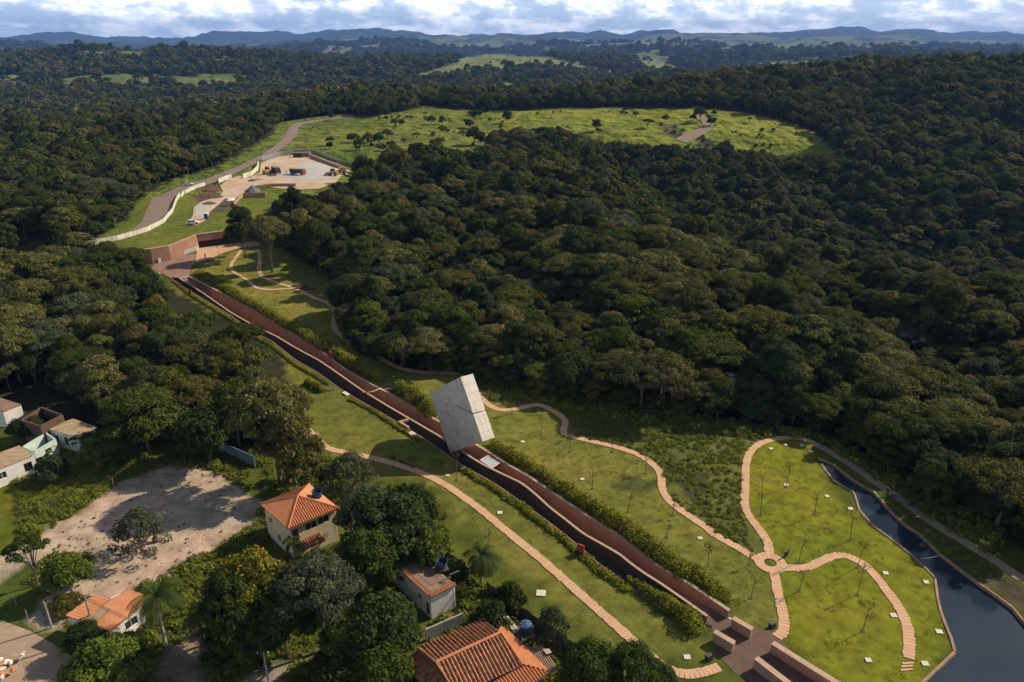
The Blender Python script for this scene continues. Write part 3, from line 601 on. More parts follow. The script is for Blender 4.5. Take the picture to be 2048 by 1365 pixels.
# leaning triangular facet
A = wt[1].lerp(wt[2], .35) + Vector((0, -.5, -3.3)); Bt = wt[3] + Vector((0, -.15, -.2)); Cc = wt[3] + Vector((.3, -2.6, -3.4))
mb = MB(); mb.prism([A + Vector((0, .5, 0)), Bt + Vector((0, .15, 0)), Cc + Vector((0, 2.6, 0))], [A, Bt, Cc]); part(mb, 'leaning_facet', 'wall_court', t)
lo = lambda p, d=0: Vector((p.x, p.y + d, -.1)); mb = MB(); mb.prism([lo(A, -.05), lo(Cc, -.05), lo(Cc, 2.5), lo(A, .4)], [A + Vector((0, -.05, -.02)), Cc + Vector((0, -.05, -.02)), Cc + Vector((0, 2.5, -.02)), A + Vector((0, .4, -.02))]); part(mb, 'plinth', 'grey_render', t)
sheet('red_court', [tuple(G0(x, y, .05)) for x, y in [(303, 536), (318, 517), (393.5, 508), (388, 527), (380, 540), (379, 553), (357, 556), (340, 556), (325, 548)]], 'plaza_red', .07, 2, z=.16, kind='structure')
sheet('orange_court', [tuple(G0(x, y, .05)) for x, y in [(394, 497), (470, 485), (520, 480), (520, 492), (485, 495), (450, 505), (418, 519), (390, 527), (393.5, 508)]], 'plaza_orange', .09, 2, z=.18, kind='structure')
sheet('approach_path', [tuple(G0(x, y, .05)) for x, y in [(303, 536), (325, 548), (312, 548), (285, 532)]], 'plaza_orange', .08, 2, kind='structure')

# ------------------------------------------------------------------ tilted concrete block (the memorial)
B_ = Vector((-8.445, 107.752, 13.526)); A_ = Vector((-14.42, 113.9, 7.56)); C_ = Vector((-4.78, 102.47, 4.42)); Wv = Vector((-6.52, 109.43, 13.33)) - B_
ev = (C_ - B_); ev2 = ev * 1.0; D_ = A_ + ev
t = empty('memorial_block', (D_.x, D_.y, 0), label='huge tilted pale concrete block standing over the sunken walk', cat='sculpture')
def crackmat():
    m = mk('board marked concrete with crack lines', (.54, .515, .47), .8, (.46, .435, .395), .35, 8, .2, 6, .01); nt = m.node_tree; N = nt.nodes; L = nt.links
    b = N['Principled BSDF']; base = b.inputs['Base Color'].links[0].from_socket
    tc = N.new('ShaderNodeTexCoord'); ns = N.new('ShaderNodeTexNoise'); ns.inputs['Scale'].default_value = .5; ns.inputs['Detail'].default_value = 5
    L.new(tc.outputs['Object'], ns.inputs['Vector'])
    va = N.new('ShaderNodeVectorMath'); va.operation = 'MULTIPLY_ADD'; va.inputs[1].default_value = (3.2, 3.2, 3.2); L.new(ns.outputs['Color'], va.inputs[0]); L.new(tc.outputs['Object'], va.inputs[2])
    def cr(scale, w):
        v = N.new('ShaderNodeTexVoronoi'); v.feature = 'DISTANCE_TO_EDGE'; v.inputs['Scale'].default_value = scale; L.new(va.outputs[0], v.inputs['Vector'])
        r = N.new('ShaderNodeMapRange'); r.inputs[1].default_value = w * .4; r.inputs[2].default_value = w; L.new(v.outputs['Distance'], r.inputs[0]); return r.outputs[0]
    mu = N.new('ShaderNodeMath'); mu.operation = 'MINIMUM'; L.new(cr(.24, .012), mu.inputs[0]); L.new(cr(.7, .018), mu.inputs[1])
    r = N.new('ShaderNodeMapRange'); r.inputs[3].default_value = .55; L.new(mu.outputs[0], r.inputs[0])
    mx = N.new('ShaderNodeMix'); mx.data_type = 'RGBA'; mx.blend_type = 'MULTIPLY'; mx.inputs[0].default_value = 1; L.new(base, mx.inputs[6]); L.new(r.outputs[0], mx.inputs[7]); L.new(mx.outputs[2], b.inputs['Base Color'])
    return m
M['concrete_face'] = crackmat()
U_ = A_ - B_
ab = [(0, 0), (1, 0), (1, 1), (0, 1), (0, .594), (.404, .352), (.404, .334), (0, .566)]
q = [B_ + U_ * a + ev * b for a, b in ab]
mb = MB(); mb.prism([p + Wv for p in q], q)
o = part(mb, 'block_body', ['concrete_lit', 'concrete_face'], t)
o.data.polygons[1].material_index = 1
# formwork joints on the sunlit side
nrm = (ev.cross(U_)).normalized(); sd = -U_.normalized()
mb = MB()
for b in (.13, .27, .41, .53, .64, .76, .88, .965):
    p = B_ + ev * b + sd * .006; w = ev.normalized() * .02; mb.prism([p, p + Wv, p + Wv + w, p + w], [x + sd * .006 for x in (p, p + Wv, p + Wv + w, p + w)])
for f in (.34, .72):
    for b0, b1 in ((.6, .995),) if f > .5 else ((.41, .563), (.6, .995)):
        p = B_ + Wv * f + ev * b0 + sd * .006; q2 = B_ + Wv * f + ev * b1 + sd * .006; w = Wv.normalized() * .02
        mb.prism([p, q2, q2 + w, p + w], [x + sd * .006 for x in (p, q2, q2 + w, p + w)])
part(mb, 'formwork_joints', 'joint', t)['kind'] = 'stuff'

# glass canopy and steel hoop over the sunken walk, lids
def flat_thing(name, cat, label, pxs, z, th, mats, parts=None, group=None):
    P = [G(x, y, z + th) for x, y in pxs]; c = sum(P, Vector()) / len(P); c.z = z
    t = empty(name, c, label=label, cat=cat, group=group); mb = MB(); mb.prism([(p.x, p.y, z) for p in P], [(p.x, p.y, z + th) for p in P]); part(mb, parts or 'slab', mats, t); return t, P
t, P = flat_thing('glass_canopy', 'canopy', 'frosted glass canopy bridging the sunken walk below the tilted block', [(960, 920), (976, 911), (1001, 925), (984, 936)], -.35, .1, 'glass_roof', 'glass_pane')
mb = MB(); c = sum(P, Vector()) / 4
for a, b in zip(P, P[1:] + P[:1]): mb.tube([a, b], .07, 4)
part(mb, 'frame', 'stone_plate', t)
t, P = flat_thing('stair_shaft', 'stair', 'narrow dark stair shaft with pale rim cut through the hedge', [(757, 778), (775, 768), (792, 772), (772, 784)], .05, .12, 'stone_dark', 'stair_deck')
mb = MB()
for a, b in zip(P, P[1:] + P[:1]): mb.tube([a, b], .12, 4)
part(mb, 'rim', 'wall_cap', t)
a, b = G(726, 785, .3), G(762, 776, .3); m = (a + b) / 2 + Vector((0, -.9, .1))
mb = MB(); mb.tube([a.lerp(b, k / 8) + (m - (a + b) / 2) * 4 * (k / 8) * (1 - k / 8) for k in range(9)], .13, 5); mb.build('footbridge_rail', 'wall_cap', label='thin pale curved rail crossing over the red walled walk by the stair shaft', category='rail') if False else tag(mb.build('crossing_rail', 'wall_cap'), 'thin pale curved rail crossing over the red walled walk by the stair shaft', 'rail')
flat_thing('shaft_cover', 'cover', 'dark framed shaft cover sunk in the plants beside the channel', [(646, 774), (660, 770), (670, 778), (655, 781)], .1, .12, 'stone_dark', 'cover')
for lab, pts in (('pale inspection slab bridging the channel edge beside the small hedge', [(684, 785), (690, 782), (700, 788), (694, 791)]), ('pale slab lying on the channel edge left of the tilted block', [(816, 865), (823, 862), (832, 867), (824, 871)])):
    flat_thing('channel_slab', 'slab', lab, pts, .22, .12, 'stone_plate')
for lab, (x, y), k in (('angular pale stair flight over the channel left of the tilted block', (796, 846), 1),):
    c = GP(x, y); t = empty('stair_flight', c, label=lab, cat='stair'); d = (LL[15] - LL[14]).normalized(); n = Vector((-d.y, d.x, 0))
    mb = MB(); mb.prism([c, c + d * 3.0, c + d * 3.0 + n * .4, c + n * .4], [c + Vector((0, 0, .35)), c + d * 3 + Vector((0, 0, .35)), c + d * 3 + n * .4 + Vector((0, 0, .35)), c + n * .4 + Vector((0, 0, .35))]); part(mb, 'stringer', 'wall_cap', t)
    mb = MB(); mb.prism([c, c + n * 1.8 + d * .4, c + n * 1.8 + d * .9, c + d * .5], [p + Vector((0, 0, .4)) for p in (c, c + n * 1.8 + d * .4, c + n * 1.8 + d * .9, c + d * .5)]); part(mb, 'landing', 'wall_cap', t)

# ------------------------------------------------------------------ pond
wp = [(p[0], p[1]) for p in POND]
sheet('pond_water', wp, 'water', z=-.42, grid=6, kind='structure')
def kerb_run(pxs, label, w):
    pts = resample(PL(pxs), 2.2); t = empty('pond_kerb', pts[3], label=label, cat='kerb')
    bays(pts, 2, w, lambda p: -1.0, lambda p: H(p.x, p.y) + .12, 1, 'kerb_stone', 'kerb', t)
kerb_run(list(reversed(POND_px_l)), 'reddish kerb round the lawn side of the pond', .30)
kerb_run([POND_px_l[0]] + POND_px_r, 'dark reddish kerb along the forest side of the pond', .22)
a, b = G(1843, 1117, -.38), G(1886, 1109, -.38); mb = MB(); mb.tube([a, a.lerp(b, .4) + Vector((0, -.15, 0)), b], .05, 4); tag(mb.build('floating_rope', 'white_paint'), 'thin white rope stretched across the pond', 'rope')

# ------------------------------------------------------------------ paths of stone slabs
slab_meshes = []
for k in range(6):
    r = random.Random(k); w, l = 1.22, .53; mb = MB(); P = [(-w / 2 + r.uniform(-.05, .03), -l / 2), (w / 2 + r.uniform(-.03, .05), -l / 2 + r.uniform(-.02, .02)), (w / 2 + r.uniform(-.04, .06), l / 2), (-w / 2 + r.uniform(-.06, .04), l / 2 + r.uniform(-.02, .02))]
    mb.prism([(x, y, -.05) for x, y in P], [(x * .985, y * .97, .035 + r.uniform(-.004, .006)) for x, y in P]); slab_meshes.append(mb.mesh('slab', 'pave_pink'))
def ribbon(name, pts, w, mat, lift, **k):
    a = offset(pts, w / 2); b = offset(pts, -w / 2); mb = MB()
    for p, q in zip(a, b):
        for f in (0, .5, 1): r = p.lerp(q, f); mb.vert((r.x, r.y, H(r.x, r.y) + lift))
    for i in range(len(pts) - 1):
        j = 3 * i
        for s in (0, 1): mb.f.append((j + s, j + 3 + s, j + 4 + s, j + 1 + s)); mb.mi.append(0)
    return mb.build(name, mat, **k)
def slab_path(name, pxs, wscale=1.0, limit=290, step=.54):
    pts = [GP(x, y) for x, y in pxs]; 
    for p in pts: p.z = 0
    pts = smooth_poly(pts, 2); c = resample(pts, step); base = ribbon(name, resample(pts, 1.0), 1.14 * wscale, 'track', .03, kind='structure')
    order = sorted(range(len(c)), key=lambda i: c[i].y)[:limit]; sel = set(order); rest = MB()
    hs = hgt(np.array([p.x for p in c]), np.array([p.y for p in c]))
    for i, p in enumerate(c):
        d = c[min(i + 1, len(c) - 1)] - c[max(i - 1, 0)]; rz = math.atan2(d.y, d.x) - math.pi / 2 + random.uniform(-.02, .02)
        sx = wscale * random.uniform(.93, 1.06); z = hs[i] + .05; me = random.choice(slab_meshes); ox = random.uniform(-.03, .03)
        loc = Vector((p.x + ox * math.cos(rz), p.y + ox * math.sin(rz), z))
        if i in sel:
            o = bpy.data.objects.new('slab', me); o.location = loc; o.rotation_euler = (0, 0, rz); o.scale = (sx, 1, 1); link(o, base)
        else: rest.box((loc.x, loc.y, z), (1.28 * sx, .5, .07), rz)
    if rest.f: rest.build('slabs_beyond', 'pave_pink', base, kind='stuff')
    return c
slab_path('stone_path', [(560, 838), (585, 848), (610, 855), (630, 872), (650, 897), (690, 905), (740, 915), (790, 928), (830, 941), (868, 957), (900, 975), (935, 1000), (975, 1030), (1010, 1060), (1050, 1092), (1095, 1130), (1135, 1165), (1170, 1197), (1210, 1232), (1250, 1268), (1290, 1303), (1325, 1335), (1365, 1350), (1400, 1347), (1440, 1334)], 1.05)
slab_path('stone_path', [(515, 500), (521, 512), (517, 538), (522, 553), (549, 565), (580, 573), (595, 579), (630, 597), (664, 608), (671, 629), (666, 652), (677, 669), (711, 691), (752, 710), (789, 733), (822, 742), (860, 745), (900, 744), (930, 748), (950, 775), (962, 797), (982, 814), (1003, 821), (1026, 820), (1057, 811), (1080, 809), (1101, 818), (1127, 835), (1132, 847), (1124, 865), (1141, 873), (1181, 882), (1252, 899), (1294, 918), (1324, 946), (1322, 979), (1341, 1006), (1380, 1034), (1416, 1057), (1424, 1067), (1468, 1091), (1511, 1117)])
slab_path('stone_path', [(482, 500), (472, 515), (460, 531), (466, 545), (489, 556), (502, 566), (510, 576), (536, 580), (568, 578), (590, 577)], .85)
slab_path('stone_path', [(1539, 1106), (1536, 1084), (1519, 1060), (1495, 1029), (1488, 1006), (1491, 978), (1491, 941), (1493, 922), (1501, 900), (1527, 883), (1565, 875), (1606, 876), (1640, 893)])
slab_path('stone_path', [(1569, 1136), (1615, 1137), (1646, 1121), (1669, 1111), (1692, 1111), (1727, 1127), (1754, 1155), (1777, 1186), (1800, 1217), (1814, 1248), (1819, 1282), (1817, 1318)])
slab_path('stone_path', [(1548, 1143), (1554, 1178), (1563, 1213), (1569, 1248), (1566, 1264), (1552, 1277)])
for i, (x, y) in enumerate([(1816, 1327), (1814, 1333), (1813, 1340)]):
    p = GP(x, y); mb = MB(); mb.box((0, 0, 0), (1.4, .26, .16)); o = mb.build('path_step', 'pave_pink', None, group='steps at the end of the pond path', category='step', label=['upper', 'middle', 'lowest'][i] + ' narrow stone step where the pond lawn path ends'); o.location = p + Vector((0, 0, .02)); o.rotation_euler = (0, 0, .1)
# the round junction: ring of slabs round a grass disc
cc = GP(1540.5, 1126); ring = MB(); nseg = 16
ringp = ribbon('path_circle', [Vector((cc.x + 1.45 * math.cos(a), cc.y + 1.45 * math.sin(a), 0)) for a in [2 * math.pi * i / 40 for i in range(41)]], 1.25, 'track', .06, kind='structure')
for i in range(nseg):
    a0, a1 = 2 * math.pi * (i + .03) / nseg, 2 * math.pi * (i + .97) / nseg; mb = MB(); P = [(cc.x + r * math.cos(a), cc.y + r * math.sin(a)) for r, a in ((.82, a0), (2.1, a0), (2.1, (a0 + a1) / 2), (2.1, a1), (.82, a1))]
    mb.prism([(x, y, cc.z - .02) for x, y in P], [(x, y, cc.z + .10) for x, y in P]); mb.build('slab', 'pave_pink', ringp)
track_pts = smooth_poly([GP(x, y) for x, y in [(1600, 876), (1638, 892), (1669, 909), (1692, 923), (1727, 946), (1758, 969), (1804, 1000), (1861, 1044), (1919, 1078), (1977, 1113), (2015, 1140), (2048, 1160), (2130, 1210), (2200, 1255)]], 2)
for p in track_pts: p.z = 0
ribbon('dirt_path', resample(track_pts, 2), 1.7, 'track', .05, kind='structure')

# ------------------------------------------------------------------ roads and yard grounds
def strip_px(name, A, B, mat, lift, grid=4, **k):
    P = [tuple(GP(x, y)[:2]) for x, y in A] + [tuple(GP(x, y)[:2]) for x, y in reversed(B)]
    return sheet(name, P, mat, lift, grid, **k)
strip_px('road', ROAD_L, ROAD_R, 'road', .16, 5, kind='structure')
strip_px('far_track', [(1350, 280), (1366, 269), (1386, 262), (1405, 253), (1404, 244), (1392, 237), (1380, 230)], [(1374, 288), (1396, 276), (1424, 258), (1427, 242), (1408, 232), (1392, 226)], 'road', .4, 6, kind='structure')
sheet('site_ground', [tuple(GP(x, y)[:2]) for x, y in [(440, 372), (455, 361), (478, 352), (500, 356), (520, 345), (522, 327), (540, 319), (560, 313), (622, 309), (650, 321), (700, 343), (672, 366), (640, 378), (600, 380), (560, 378), (520, 372), (490, 386), (484, 398), (470, 402), (450, 398), (440, 408), (420, 424), (414, 440), (392, 452), (376, 448), (386, 432), (388, 415), (404, 404), (430, 396), (446, 384)]], 'site_dirt', .2, 4, kind='structure')
strip_px('gravel_pad', [(566, 344), (588, 338), (600, 326), (622, 322), (670, 336), (690, 345)], [(560, 352), (600, 362), (660, 360), (700, 352)], 'site_slab', .26, 5, kind='structure')
sheet('concrete_apron', [tuple(GP(x, y)[:2]) for x, y in [(390, 434), (392, 416), (406, 405), (420, 400), (418, 416), (408, 434)]], 'site_slab', .26, 3, kind='structure')
strip_px('street', [(-60, 1220), (0, 1240), (60, 1262), (110, 1290), (160, 1325), (240, 1372)], [(-60, 1500), (0, 1470), (60, 1440), (120, 1420), (170, 1410), (215, 1400)], 'dirt', .04, 2, kind='structure')

# ------------------------------------------------------------------ trees
def leaf_quads(c, nrm, size, r, asp=.62):
    """rhombic leaf sprays: centres (n,3), normals, size (n,) -> (n,4,3)"""
    n = len(c); nrm = nrm / (np.linalg.norm(nrm, axis=1, keepdims=True) + 1e-9); t = r.normal(size=(n, 3)); t -= nrm * (t * nrm).sum(1, keepdims=True); t /= np.linalg.norm(t, axis=1, keepdims=True) + 1e-9
    b = np.cross(nrm, t); s = size[:, None]; k = (r.random((n, 1)) - .5) * .5
    return np.stack([c - t * s * .62, c + b * s * asp * .5 + t * s * k * .4, c + t * s * .62 + nrm * s * .10, c - b * s * asp * .5 - t * s * k * .3], 1)
def crown_leaves(r, lobes, n, leaf, flat=.72, up=.5):
    """lobes: list of (centre, radius). Leaves on the shells, thinned inside."""
    vol = np.array([R ** 2 for c, R in lobes]); idx = r.choice(len(lobes), n, p=vol / vol.sum())
    C = np.array([c for c, R in lobes])[idx]; R = np.array([R for c, R in lobes])[idx]
    d = r.normal(size=(n, 3)); d[:, 2] = np.abs(d[:, 2]) * 1.0 - .55 * r.random(n); d /= np.linalg.norm(d, axis=1, keepdims=True)
    rad = R * (1.0 - .38 * r.random(n) ** 1.6); w = 1 + .16 * np.sin(d[:, 0] * 7 + idx) * np.cos(d[:, 1] * 6 + idx * 2)
    P = C + d * (rad * w)[:, None] * np.array([1, 1, flat])
    nn = d * .9 + np.array([0, 0, up]) + r.normal(size=(n, 3)) * .55
    return leaf_quads(P, nn, leaf * r.uniform(.6, 1.5, n), r)
def lobe_cores(r, lobes, k=.74, flat=.7):
    V = []; ico = [(0, 0, 1), (.894, 0, .447), (.276, .851, .447), (-.724, .526, .447), (-.724, -.526, .447), (.276, -.851, .447), (.724, .526, -.447), (-.276, .851, -.447), (-.894, 0, -.447), (-.276, -.851, -.447), (.724, -.526, -.447), (0, 0, -1)]
    fc = [(0, 1, 2), (0, 2, 3), (0, 3, 4), (0, 4, 5), (0, 5, 1), (1, 6, 2), (2, 7, 3), (3, 8, 4), (4, 9, 5), (5, 10, 1), (6, 7, 2), (7, 8, 3), (8, 9, 4), (9, 10, 5), (10, 6, 1)]
    out = []
    for c, R in lobes:
        p = np.array(ico) * (R * k) * np.array([1, 1, flat]) * r.uniform(.85, 1.12, (12, 1)) + np.array(c)
        for f in fc: a = p[list(f)]; out.append(np.concatenate([a, a[2:3]]))
    return np.array(out)
def tube_quads(pts, rad, n=5):
    pts = [Vector(p) for p in pts]; out = []; rings = []
    for i, p in enumerate(pts):
        t = (pts[min(i + 1, len(pts) - 1)] - pts[max(i - 1, 0)]).normalized(); a = (Vector((1, 0, 0)) if abs(t.x) < .8 else Vector((0, 1, 0))); b = t.cross(a).normalized(); a = b.cross(t)
        rings.append([p + (a * math.cos(6.2832 * k / n) + b * math.sin(6.2832 * k / n)) * rad[i] for k in range(n)])
    for A, B in zip(rings, rings[1:]):
        for k in range(n): out.append([A[k][:], A[(k + 1) % n][:], B[(k + 1) % n][:], B[k][:]])
    return out
def make_tree(seed, R, Hh, trunk, nl, leaves, leaf, shape='dome', flat=.62, gap=0.0, core=.72):
    r = np.random.default_rng(seed); lobes = []; nl = int(nl * 1.6)
    cz = trunk + (Hh - trunk) * .45
    for i in range(nl):
        a = i * 2.39996 + r.uniform(-.4, .4); q = math.sqrt((i + .5) / nl) * r.uniform(.85, 1.08)
        if shape == 'dome': z = trunk + (Hh - trunk) * (.78 * (1 - q ** 2.2) + .12 + r.uniform(-.10, .10)); rr = R * r.uniform(.24, .40) * (1.1 - .25 * q)
        elif shape == 'umbel': z = Hh - (Hh - trunk) * (.12 + .38 * q * q + r.uniform(-.06, .10)); rr = R * r.uniform(.22, .36)
        elif shape == 'tall': z = trunk + (Hh - trunk) * r.uniform(.08, .95); q *= 1.05 - .6 * abs((z - trunk) / (Hh - trunk) - .35); rr = R * r.uniform(.32, .50)
        else: z = trunk + (Hh - trunk) * (.45 * (1 - q ** 2) + .25 + r.uniform(-.1, .1)); rr = R * r.uniform(.34, .48)
        if r.random() < gap: continue
        rr *= .80 * r.uniform(.75, 1.2)
        lobes.append(((math.cos(a) * q * (R - rr * .6), math.sin(a) * q * (R - rr * .6), z), rr))
    L = crown_leaves(r, lobes, leaves, leaf, flat)
    if core: L = np.concatenate([lobe_cores(r, lobes, core, flat), L])
    lean = r.uniform(-.5, .5, 2); T = []
    tr = max(.10, R * .045); fork = Vector((lean[0] * .5, lean[1] * .5, trunk * .85))
    T += tube_quads([(0, 0, -.4), (lean[0] * .2, lean[1] * .2, trunk * .45), fork], [tr * 1.35, tr, tr * .85], 6)
    for c, rr in lobes[::max(1, len(lobes) // 9)]:
        c = Vector(c); m = fork.lerp(c, .5) + Vector((r.uniform(-.3, .3), r.uniform(-.3, .3), (c.z - fork.z) * .12)); T += tube_quads([fork, m, c], [tr * .6, tr * .38, tr * .14], 5)
    return L, np.array(T)
PROTO = {}
def proto(key, lm, *a, **k):
    L, T = make_tree(*a, **k); PROTO[key] = (fast_mesh(key + '_crown', L, 4, [lm]), fast_mesh(key + '_trunk', T, 4, ['bark']), a[1], a[2], L, T, lm)
# near kinds
proto('dome_a', 'leaf_forest', 1, 4.6, 9.0, 3.0, 26, 11780, 0.277, 'dome'); proto('dome_b', 'leaf_forest', 2, 4.2, 8.2, 2.6, 22, 10640, 0.277, 'dome', .7)
proto('umbel_a', 'leaf_ochre', 3, 5.2, 8.6, 3.8, 30, 12540, 0.264, 'umbel', .5); proto('umbel_b', 'leaf_forest', 4, 5.0, 8.8, 3.8, 28, 11780, 0.264, 'umbel', .48, .1)
proto('tall_a', 'leaf_dark', 5, 3.4, 10.5, 2.4, 26, 11400, 0.277, 'tall', .8); proto('dark_dome', 'leaf_dark', 6, 4.2, 7.6, 1.6, 22, 11020, 0.304, 'round', .8)
proto('ochre_dome', 'leaf_ochre', 7, 4.4, 8.8, 2.8, 28, 12160, 0.264, 'dome', .6); proto('grey_umbel', 'leaf_grey', 8, 5.4, 8.2, 3.4, 26, 11780, 0.251, 'umbel', .5)
proto('bright_round', 'leaf_bright', 9, 3.0, 5.0, .8, 16, 7980, 0.224, 'round', .8); proto('loose_tree', 'leaf_forest', 10, 3.6, 7.0, 2.6, 20, 4940, 0.238, 'umbel', .6, .25, 0)
proto('yellow_tree', 'leaf_yellow', 11, 4.4, 7.8, 1.6, 26, 13300, 0.224, 'dome', .75); proto('shrub', 'leaf_dark', 12, 1.7, 2.4, .2, 10, 2850, 0.172, 'round', .8)
proto('shrub_olive', 'leaf_forest', 13, 1.9, 2.3, .2, 11, 2850, 0.165, 'round', .75); proto('shrub_bright', 'leaf_bright', 14, 1.5, 2.0, .1, 9, 2470, 0.158, 'round', .8)
proto('loose_grey', 'leaf_grey', 15, 3.0, 5.0, .9, 18, 4370, 0.198, 'dome', .7, .1, 0); proto('dark_dense', 'leaf_dark', 16, 4.6, 8.2, 1.0, 30, 14060, 0.277, 'dome', .8)
# lighter versions for the distance, trunk and crown in one mesh
LOD = []
def lod(name, lm, *a, **k):
    L, T = make_tree(*a, **k); V = np.concatenate([L, T]); me = fast_mesh(name, V, 4, [lm, 'bark'], [0] * len(L) + [1] * len(T)); LOD.append(bpy.data.objects.new(name, me))
for i, key in enumerate(['dome_a', 'umbel_a', 'umbel_b', 'tall_a', 'dark_dome', 'ochre_dome', 'grey_umbel', 'dome_b']):
    _, _, _, _, L, T, lm = PROTO[key]; me = fast_mesh('wood_tree_a%d' % i, np.concatenate([L, T]), 4, [lm, 'bark'], [0] * len(L) + [1] * len(T)); LOD.append(bpy.data.objects.new('wood_tree_a%d' % i, me))
for i, (lm, sh, fl) in enumerate([('leaf_forest', 'dome', .65), ('leaf_ochre', 'umbel', .5), ('leaf_forest', 'umbel', .5), ('leaf_dark', 'tall', .8), ('leaf_dark', 'round', .8), ('leaf_forest', 'round', .7)]):
    lod('wood_tree_b%d' % i, lm, 40 + i, 4.6, 8.8, 3.0, 20, 2200, .56, sh, fl)
for i, (lm, sh) in enumerate([('leaf_forest', 'dome'), ('leaf_ochre', 'umbel'), ('leaf_dark', 'round'), ('leaf_forest', 'round')]):
    lod('wood_tree_c%d' % i, lm, 60 + i, 4.8, 8.4, 2.4, 12, 420, 1.25, sh, .7)
NA, NB, NC = 8, 6, 4
protos = bpy.data.collections.new('tree_kinds')   # holds the source meshes; not linked to the scene
for o in LOD: protos.objects.link(o)

def scatter_instances(name, P, rot, scl, idx, coll, mode='tree', **k):
    me = bpy.data.meshes.new(name); me.vertices.add(len(P)); me.vertices.foreach_set('co', np.asarray(P, np.float32).ravel())
    for nm, tp, arr in (('rot', 'FLOAT_VECTOR', rot), ('scl', 'FLOAT_VECTOR', scl), ('idx', 'INT', idx)):
        at = me.attributes.new(nm, tp, 'POINT')
        at.data.foreach_set('vector' if tp == 'FLOAT_VECTOR' else 'value', np.asarray(arr, np.int32 if tp == 'INT' else np.float32).ravel())
    o = bpy.data.objects.new(name, me); link(o); tag(o, **k)
    ng = bpy.data.node_groups.new(name, 'GeometryNodeTree'); ng.interface.new_socket('Geometry', in_out='INPUT', socket_type='NodeSocketGeometry'); ng.interface.new_socket('Geometry', in_out='OUTPUT', socket_type='NodeSocketGeometry')
    N = ng.nodes; L = ng.links; i = N.new('NodeGroupInput'); q = N.new('NodeGroupOutput'); ip = N.new('GeometryNodeInstanceOnPoints'); ci = N.new('GeometryNodeCollectionInfo')
    ci.inputs['Collection'].default_value = coll; ci.inputs['Separate Children'].default_value = True; ci.inputs['Reset Children'].default_value = True
    def na(nm, tp): n = N.new('GeometryNodeInputNamedAttribute'); n.data_type = tp; n.inputs['Name'].default_value = nm; return n.outputs['Attribute']
    L.new(i.outputs[0], ip.inputs['Points']); L.new(ci.outputs[0], ip.inputs['Instance']); ip.inputs['Pick Instance'].default_value = True
    L.new(na('idx', 'INT'), ip.inputs['Instance Index']); L.new(na('scl', 'FLOAT_VECTOR'), ip.inputs['Scale'])
    e2r = N.new('FunctionNodeEulerToRotation'); L.new(na('rot', 'FLOAT_VECTOR'), e2r.inputs[0]); L.new(e2r.outputs[0], ip.inputs['Rotation'])
    L.new(ip.outputs[0], q.inputs[0]); m = o.modifiers.new('scatter', 'NODES'); m.node_group = ng; return o

